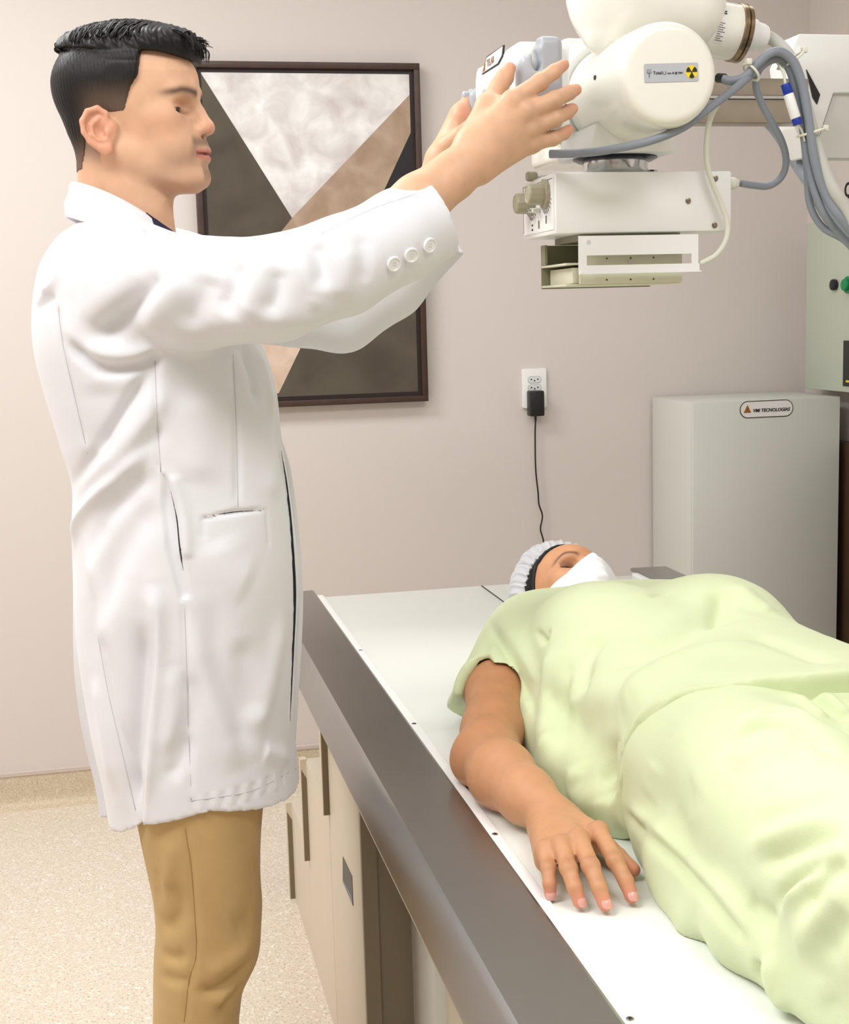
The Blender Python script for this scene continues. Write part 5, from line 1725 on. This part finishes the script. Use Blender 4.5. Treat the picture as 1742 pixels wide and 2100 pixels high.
# ------------------------------------------------------------------ head
PH0 = np.array([0.806, 2.462, 0.868])
PU = np.array([0.24, -0.46, 0.86])
PU /= np.linalg.norm(PU)
PW = np.array([0.06, 0.87, 0.46])
PW -= PU * (PW @ PU)
PW /= np.linalg.norm(PW)
PV = np.cross(PW, PU)
PS = 0.93


def p2w(P):
    P = np.atleast_2d(P) * PS
    return PH0 + P[:, :1] * PU + P[:, 1:2] * PV + P[:, 2:3] * PW


F = Field((-0.13, -0.10, -0.2), (0.15, 0.10, 0.13), 0.0025)
head_core(F)
face_features(F)
V, Q = F.mesh(2)
u, v, w_ = V.T
av = np.abs(v)
C = np.tile(np.array(srgb(204, 148, 108)), (len(V), 1))
C = skin_noise(V, C, 0.03)
brow = np.exp(-((w_ - (0.0165 + 0.008 * sstep(0.01, 0.036, av) - 0.014 * sstep(0.036, 0.060, av))) / 0.004) ** 2) * sstep(0.008, 0.016, av) * sstep(0.062, 0.050, av) * (u > 0.04)
C = mixc(C, srgb(58, 38, 28), 0.85 * brow)
lid = np.exp(-((w_ + 0.006) / 0.0022) ** 2) * np.exp(-((av - 0.0345) / 0.0145) ** 4) * (u > 0.062)
C = mixc(C, srgb(40, 22, 22), 0.9 * lid)
C = mixc(C, srgb(128, 78, 54), 0.45 * np.exp(-((w_ - 0.001) / 0.005) ** 2) * np.exp(-((av - 0.034) / 0.016) ** 4) * (u > 0.06))
phead = (p2w(V), Q, C)
CX_ = 0.80
# hidden trunk and legs under the clothes
F = Field((0.52, 0.72, ZB - 0.01), (1.10, 2.42, 1.0), 0.012)
F.slices(1, [1.5, 1.65, 1.9, 2.1, 2.24, 2.3], [0.8] * 6, [0.845, 0.845, 0.85, 0.85, 0.84, 0.83], [0.16, 0.18, 0.18, 0.18, 0.12, 0.06], [0.07, 0.08, 0.085, 0.085, 0.07, 0.055])
for sx in (-1, 1):
    F.cap((CX_ + sx * 0.11, 1.55, 0.86), (CX_ + sx * 0.135, 0.8, 0.84), 0.075, 0.05, 0.02)
F.cap((0.80, 2.24, 0.845), (0.803, 2.40, 0.86), 0.052, 0.05, 0.02)
F.cap((0.97, 2.19, 0.85), (1.08, 1.9, 0.81), 0.05, 0.04, 0.02)
F.cap((0.70, 2.2, 0.85), (0.62, 2.2, 0.85), 0.05, 0.05, 0.02)
V, Q = F.mesh(1)
V[:, 2] = np.maximum(V[:, 2], ZB + 0.0003)
ptor = (V, Q, np.tile(PSK, (len(V), 1)))
V, Q, C = merge([arm_part, phead, ptor])
pat = link('person', quad_mesh(V, Q, C), M_SKIN)
tag(pat, 'patient lying on the table in pale green clothes with mask and hair cap', 'person')
for s in (-1, 1):
    c = p2w((0.0738, s * 0.0338, -0.0085))[0]
    e = lathe('eye', c - PU * 0.0117, PU, [(0.0117 - 0.0117 * math.cos(a), 0.0117 * math.sin(a)) for a in np.linspace(0, math.pi, 13)], M_EYEW, pat, 20)
    lathe('iris', c + PU * 0.0100, PU, [(0, 0), (0, 0.0056), (0.0012, 0.005), (0.0022, 0.0028), (0.0025, 0)], M_IRIS, e, 18)
    # lashes
    vs, fs = [], []
    for k in range(15):
        a = -0.0118 + 0.0236 * k / 14
        b0 = (0.0885 - abs(a) * 0.28 - (a / 0.012) ** 2 * 0.002, s * 0.0345 + a, -0.0058)
        b1 = (b0[0] + 0.005, b0[1] + a * 0.3, b0[2] + 0.002)
        b2 = (b0[0] + 0.0075, b0[1] + a * 0.55, b0[2] + 0.0065)
        q, f = tube_data(p2w(np.array([b0, b1, b2])), [0.0005, 0.0004, 0.0001], 3)
        fs += [tuple(x + len(vs) for x in ff) for ff in f]
        vs += q
    link('eyelashes', mesh_from(vs, fs), M_INK, pat, kind='stuff')
# fingernails
M_NAIL = mat('fingernail', srgb(232, 170, 160), 0.25, coat=0.3)
for p, r in zip(pf, pr):
    d = p[3] - p[2]
    d /= np.linalg.norm(d)
    nz = np.array([0, 0, 1.0]) - d * d[2]
    nz /= np.linalg.norm(nz)
    sx = np.cross(d, nz)
    c = p[3] + d * 0.0005
    vs, fs = [], []
    nu, nv_ = 9, 9
    for i in range(nu):
        for j in range(nv_):
            a, b = -1 + 2 * i / (nu - 1), -1 + 2 * j / (nv_ - 1)
            ax, bx = a * math.sqrt(1 - b * b / 2), b * math.sqrt(1 - a * a / 2)
            th = ax * 0.95
            rr = r[3] * 1.04
            vs.append(c + sx * rr * math.sin(th) + nz * (rr * math.cos(th) - 0.0012 * max(0, bx) - 0.0006 * abs(bx)) + d * bx * r[3] * 0.82)
    for i in range(nu - 1):
        for j in range(nv_ - 1):
            fs.append((i * nv_ + j, i * nv_ + j + 1, (i + 1) * nv_ + j + 1, (i + 1) * nv_ + j))
    link('fingernail', mesh_from(vs, fs), M_NAIL, pat, smooth=True)

# ------------------------------------------------------------------ hair under the cap, cap, mask
F = Field((-0.14, -0.11, -0.13), (0.12, 0.11, 0.15), 0.003)
head_core(F)
X_, Y_, Z_ = F.grid((slice(None),) * 3)
cut = (X_ - 0.058) * 0.80 - (Z_ - 0.072) * 0.60
F.d = np.maximum(F.d - 0.006, np.maximum(cut, -Z_ - 0.12)).astype(np.float32)
V, Q = F.mesh(2)
ph = link('hair', quad_mesh(p2w(V), Q, np.tile(np.array(srgb(20, 16, 16)), (len(V), 1))), M_HAIR, pat)
F = Field((-0.16, -0.13, -0.15), (0.14, 0.13, 0.19), 0.0028)
F.ell((-0.012, 0.0, 0.028), (0.114, 0.108, 0.128))
F.ell((-0.03, 0.0, -0.03), (0.085, 0.104, 0.11), 0.03)
X_, Y_, Z_ = F.grid((slice(None),) * 3)
cutc = (X_ - 0.052) * 0.80 - (Z_ - 0.070) * 0.60
inner = F.d + 0.004
F.d = np.maximum(np.maximum(F.d, -inner), cutc).astype(np.float32)
V, Q = F.mesh(1)
N = vnormals(V, Q)
edge = (V[:, 0] - 0.052) * 0.80 - (V[:, 2] - 0.070) * 0.60          # 0 at the elastic edge, negative behind
ce_ = np.array([-0.01, 0, 0.02])
rv_ = V - ce_
ang = np.arctan2(rv_[:, 1], rv_[:, 2] * 0.8 + rv_[:, 0] * 0.6)
n0 = rv_ / (np.linalg.norm(rv_, axis=1)[:, None] + 1e-9)
cr = np.sin(ang * 44 + 3 * np.sin(edge * 60)) * 0.55 + np.sin(ang * 71 + 2 * np.sin(edge * 90 + 1)) * 0.35 + noise3(V, 95, 21) * 0.6
V = V + n0 * (cr * 0.0042 * sstep(-0.16, -0.01, edge) - 0.012 * sstep(-0.028, 0.0, edge) + 0.004 * noise3(V, 35, 22))[:, None]
wv_ = p2w(V)
wv_[:, 2] = np.maximum(wv_[:, 2], ZB + 0.0012)
capo = link('hair_cap', quad_mesh(wv_, Q), M_CAPF, pat, 'translucent white crinkled bouffant hair cap')
# mask: folded fabric shell over nose and chin
mp = [(0.134, 0, -0.002), (0.124, 0.018, -0.012), (0.127, -0.014, -0.020), (0.108, 0.045, -0.022), (0.112, -0.036, -0.042), (0.052, -0.086, -0.056), (0.045, 0.128, -0.034), (0.034, -0.084, -0.085), (0.018, 0.128, -0.078), (0.098, -0.056, -0.072), (0.10, 0.06, -0.06),
      (0.147, 0, -0.036), (0.147, 0.012, -0.045), (0.147, -0.012, -0.045), (0.142, 0.014, -0.085), (0.142, -0.014, -0.085), (0.128, 0.016, -0.118), (0.128, -0.016, -0.118), (0.095, 0.03, -0.132), (0.095, -0.03, -0.132), (0.03, 0.0, -0.05), (0.05, 0.05, -0.11), (0.05, -0.05, -0.11)]
bm = bmesh.new()
for q in mp:
    bm.verts.new(q)
bmesh.ops.convex_hull(bm, input=bm.verts[:])
bmesh.ops.triangulate(bm, faces=bm.faces[:])
for _ in range(3):
    bmesh.ops.subdivide_edges(bm, edges=bm.edges[:], cuts=1, use_grid_fill=True)
for _ in range(5):
    bmesh.ops.smooth_vert(bm, verts=bm.verts[:], factor=0.45, use_axis_x=True, use_axis_y=True, use_axis_z=True)
for vv in bm.verts:
    c = np.array(vv.co)
    pl = 0.0016 * math.sin(c[2] * 260) * (1 if abs(c[1]) < 0.06 else 0.4)
    c = c * (1 + pl * 6) + np.array([0.0012 * math.sin(c[1] * 120 + c[2] * 60), 0, 0])
    vv.co = p2w(c)[0]
msk = link('face_mask', bm_mesh(bm, math.radians(80)), M_MASK, pat, 'white disposable face mask')
tube('ear_loop', [p2w((0.05, -0.083, -0.06))[0], p2w((0.02, -0.082, -0.045))[0], p2w((-0.01, -0.080, -0.02))[0]], 0.0013, M_TIE, msk, 8)
tube('ear_loop', [p2w((0.034, -0.075, -0.07))[0], p2w((0.012, -0.079, -0.05))[0], p2w((-0.01, -0.080, -0.03))[0]], 0.0013, M_TIE, msk, 8)

# ------------------------------------------------------------------ shirt
CX = 0.80
sy_ = [1.405, 1.5, 1.65, 1.8, 1.95, 2.1, 2.2, 2.265, 2.32]
zt_s = [0.985, 0.985, 0.978, 0.975, 0.975, 0.97, 0.957, 0.935, 0.90]
rx_s = [0.238, 0.232, 0.22, 0.215, 0.217, 0.214, 0.198, 0.155, 0.085]
F = Field((0.42, 1.38, ZB - 0.012), (1.16, 2.36, 1.06), 0.004)
F.slices(1, sy_, [CX] * 9, [(z + ZB) / 2 for z in zt_s], rx_s, [(z - ZB) / 2 for z in zt_s], power=2.5)
for sx in (-1, 1):
    F.ell((CX + sx * 0.098, 1.975, 0.935), (0.088, 0.105, 0.064), 0.05)
# sleeve of the visible arm, spreading down to the table
F.cap((0.655, 2.20, 0.865), (0.545, 2.02, 0.828), 0.072, 0.068, 0.05)
F.cap((0.62, 2.21, 0.83), (0.505, 2.08, 0.79), 0.06, 0.028, 0.04)
F.cap((0.94, 2.2, 0.86), (1.06, 1.98, 0.82), 0.07, 0.06, 0.05)
P1, P2, P3 = PZ(1020, 1388, 0.885), PZ(925, 1470, 0.765), PZ(1092, 1440, 0.83)
nS = np.cross(P2 - P1, P3 - P1)
nS /= np.linalg.norm(nS)
if nS[1] > 0:
    nS = -nS
F.op(lambda X, Y, Z: np.where((X < 0.588), (X - P1[0]) * nS[0] + (Y - P1[1]) * nS[1] + (Z - P1[2]) * nS[2], -1) + 0 * Z, (0.42, 1.9, 0.74), (0.588, 2.3, 1.0), 0, 'and', 0)
F.op(lambda X, Y, Z: np.where((Y < 2.02) & (X < 0.532), 0.05, -1.0) + 0 * Z, (0.42, 1.38, 0.74), (0.6, 2.06, 1.06), 0, 'and', 0)
F.cap(up_pts[0], up_pts[1] + (up_pts[1] - up_pts[0]) * 0.3, 0.045, 0.055, 0.004, 'sub')
F.chain([np.array([0.605, 2.06, 0.80]), np.array([0.590, 1.90, 0.80]), np.array([0.578, 1.75, 0.798]), np.array([0.600, 1.60, 0.80]), np.array([0.622, 1.45, 0.81])], [0.036, 0.042, 0.042, 0.040, 0.04], 0.05, 0.03)
F.chain([np.array([0.575, 1.88, 0.77]), np.array([0.558, 1.75, 0.768]), np.array([0.585, 1.58, 0.768])], [0.02, 0.022, 0.02], 0.03, 0.02)
# neckline
F.cap((0.803, 2.28, 0.88), (0.805, 2.45, 0.90), 0.06, 0.07, 0.01, 'sub')
# hem line across the hips
hemx = np.array([0.50, 0.58, 0.66, 0.78, 0.90, 1.06])
hemy = np.array([1.585, 1.535, 1.475, 1.445, 1.445, 1.46])
print('hem', PZ(1255, 1700, 0.79), PZ(1290, 1580, 0.88), PZ(1440, 1402, 0.985), PZ(1590, 1412, 0.985), PZ(1742, 1392, 0.99))
F.op(lambda X, Y, Z: np.interp(X, hemx, hemy) - Y + 0 * Z, F.lo, F.lo + F.n * F.h, 0, 'and', 0)
V, Q = F.mesh(2)
V = folds(V, Q, [([(1002, 1275), (1052, 1360), (1104, 1470)], 0.008, -0.007), ([(1020, 1262), (1075, 1345), (1115, 1420)], 0.014, 0.006), ([(1100, 1295), (1112, 1306), (1122, 1318)], 0.005, -0.005), ([(1108, 1318), (1120, 1312)], 0.004, -0.004), ([(1126, 1290), (1121, 1318)], 0.004, -0.005),
                 ([(1230, 1290), (1192, 1350), (1184, 1440)], 0.025, -0.014), ([(1130, 1320), (1124, 1420), (1120, 1560)], 0.02, 0.008), ([(1160, 1330), (1155, 1430), (1150, 1550)], 0.016, -0.006), ([(1250, 1350), (1340, 1330), (1430, 1275), (1500, 1245)], 0.03, -0.012),
                 ([(1482, 1205), (1476, 1240), (1470, 1275)], 0.016, -0.010), ([(1510, 1195), (1545, 1235), (1600, 1265)], 0.02, 0.007), ([(1250, 1450), (1340, 1390), (1450, 1340), (1600, 1330)], 0.04, 0.010), ([(1540, 1300), (1640, 1340), (1720, 1360)], 0.016, -0.006),
                 ([(1270, 1520), (1240, 1590), (1245, 1650)], 0.022, -0.010), ([(1190, 1560), (1180, 1620), (1220, 1660)], 0.02, 0.009), ([(1215, 1600), (1262, 1560)], 0.012, -0.005), ([(1190, 1480), (1260, 1470), (1300, 1500)], 0.03, -0.006), ([(1330, 1225), (1380, 1215)], 0.006, -0.003),
                 ([(1258, 1650), (1285, 1570), (1330, 1490), (1390, 1425), (1440, 1410), (1500, 1411)], 0.004, 0.0026, 0.05), ([(1242, 1650), (1268, 1570), (1315, 1480)], 0.0035, -0.0028, 0.05),
                 ([(1050, 1350), (1080, 1420), (1086, 1460)], 0.010, 0.004), ([(985, 1330), (940, 1420), (930, 1450)], 0.012, 0.004), ([(1010, 1300), (975, 1370), (945, 1460)], 0.010, -0.004)], 1, 1.35)
N = vnormals(V, Q)
V = V + N * (noise3(V, 24, 31) * 0.0016 + noise3(V, 90, 32) * 0.0004)[:, None]
V[:, 2] = np.maximum(V[:, 2], ZB + 0.0005 + 0.0 * V[:, 0])
shirt = link('gown_top', quad_mesh(V, Q), M_GOWN, pat, 'pale green short-sleeved gown top')
flap = prism('gown_flap', [PZ(x, y, ZB + 0.0005) for x, y in ((1050, 1690), (1090, 1640), (1180, 1600), (1280, 1690), (1225, 1735), (1110, 1712))], (0, 0, 0.004), M_GOWN, shirt)

# ------------------------------------------------------------------ trousers
F = Field((0.48, 0.70, ZB - 0.012), (1.12, 1.66, 1.02), 0.004)
F.ell((CX, 1.52, 0.865), (0.225, 0.19, 0.103), 0.0)
thR = [np.array([0.692, 1.55, 0.868]), np.array([0.672, 1.30, 0.872]), np.array([0.664, 1.05, 0.868]), np.array([0.664, 0.70, 0.84])]
F.chain(thR, [0.103, 0.102, 0.093, 0.075], 0.03, 0.03)
F.chain([p * np.array([-1, 1, 1]) + np.array([2 * CX, 0, 0]) for p in thR], [0.103, 0.102, 0.093, 0.075], 0.02, 0.03)
F.chain([np.array([0.625, 1.56, 0.80]), np.array([0.600, 1.38, 0.798]), np.array([0.597, 1.22, 0.795]), np.array([0.615, 1.0, 0.79])], [0.045, 0.05, 0.045, 0.04], 0.04, 0.03)
F.cap((0.60, 1.5, 0.765), (0.565, 1.3, 0.765), 0.02, 0.02, 0.03)
V, Q = F.mesh(2)
V = folds(V, Q, [([(1477, 1552), (1540, 1496), (1603, 1482), (1670, 1512), (1716, 1552)], 0.009, -0.014), ([(1490, 1530), (1550, 1470), (1610, 1458), (1690, 1495)], 0.016, 0.010), ([(1500, 1580), (1560, 1530), (1640, 1530)], 0.02, 0.006),
                 ([(1540, 1737), (1625, 1702), (1737, 1672)], 0.012, 0.008), ([(1548, 1775), (1640, 1738), (1740, 1695)], 0.011, -0.010), ([(1530, 1700), (1620, 1665), (1735, 1630)], 0.014, -0.006), ([(1589, 1862), (1630, 1808), (1720, 1752)], 0.008, -0.012), ([(1600, 1880), (1660, 1800), (1742, 1730)], 0.008, 0.009), ([(1640, 1880), (1690, 1800), (1742, 1760)], 0.01, -0.010),
                 ([(1620, 1950), (1690, 1880), (1742, 1800)], 0.015, 0.008), ([(1680, 1960), (1742, 1870)], 0.014, -0.008), ([(1276, 1664), (1357, 1737), (1451, 1831), (1531, 1930)], 0.007, -0.008, 0.1), ([(1290, 1655), (1372, 1728), (1466, 1820), (1546, 1915)], 0.009, 0.006, 0.1),
                 ([(1554, 1970), (1563, 2030), (1595, 2065)], 0.008, -0.012), ([(1575, 1950), (1590, 2030), (1625, 2075)], 0.014, 0.010), ([(1535, 1840), (1560, 1870), (1600, 1885)], 0.012, -0.008), ([(1430, 1600), (1400, 1680), (1440, 1760)], 0.03, -0.006), ([(1350, 1560), (1330, 1640)], 0.02, 0.004),
                 ([(1625, 1425), (1660, 1450), (1700, 1480)], 0.008, 0.008), ([(1640, 1415), (1700, 1450), (1742, 1480)], 0.007, -0.010), ([(1690, 1420), (1720, 1450), (1742, 1465)], 0.006, 0.008), ([(1680, 2000), (1700, 2060)], 0.02, 0.004)], 2, 1.0)
N = vnormals(V, Q)
V = V + N * (noise3(V, 22, 41) * 0.0018 + noise3(V, 80, 42) * 0.0005)[:, None]
V[:, 2] = np.maximum(V[:, 2], ZB + 0.0005)
link('gown_trousers', quad_mesh(V, Q), M_GOWN, pat, 'pale green loose gown trousers')
print('patient done', round(time.time() - T0, 1))
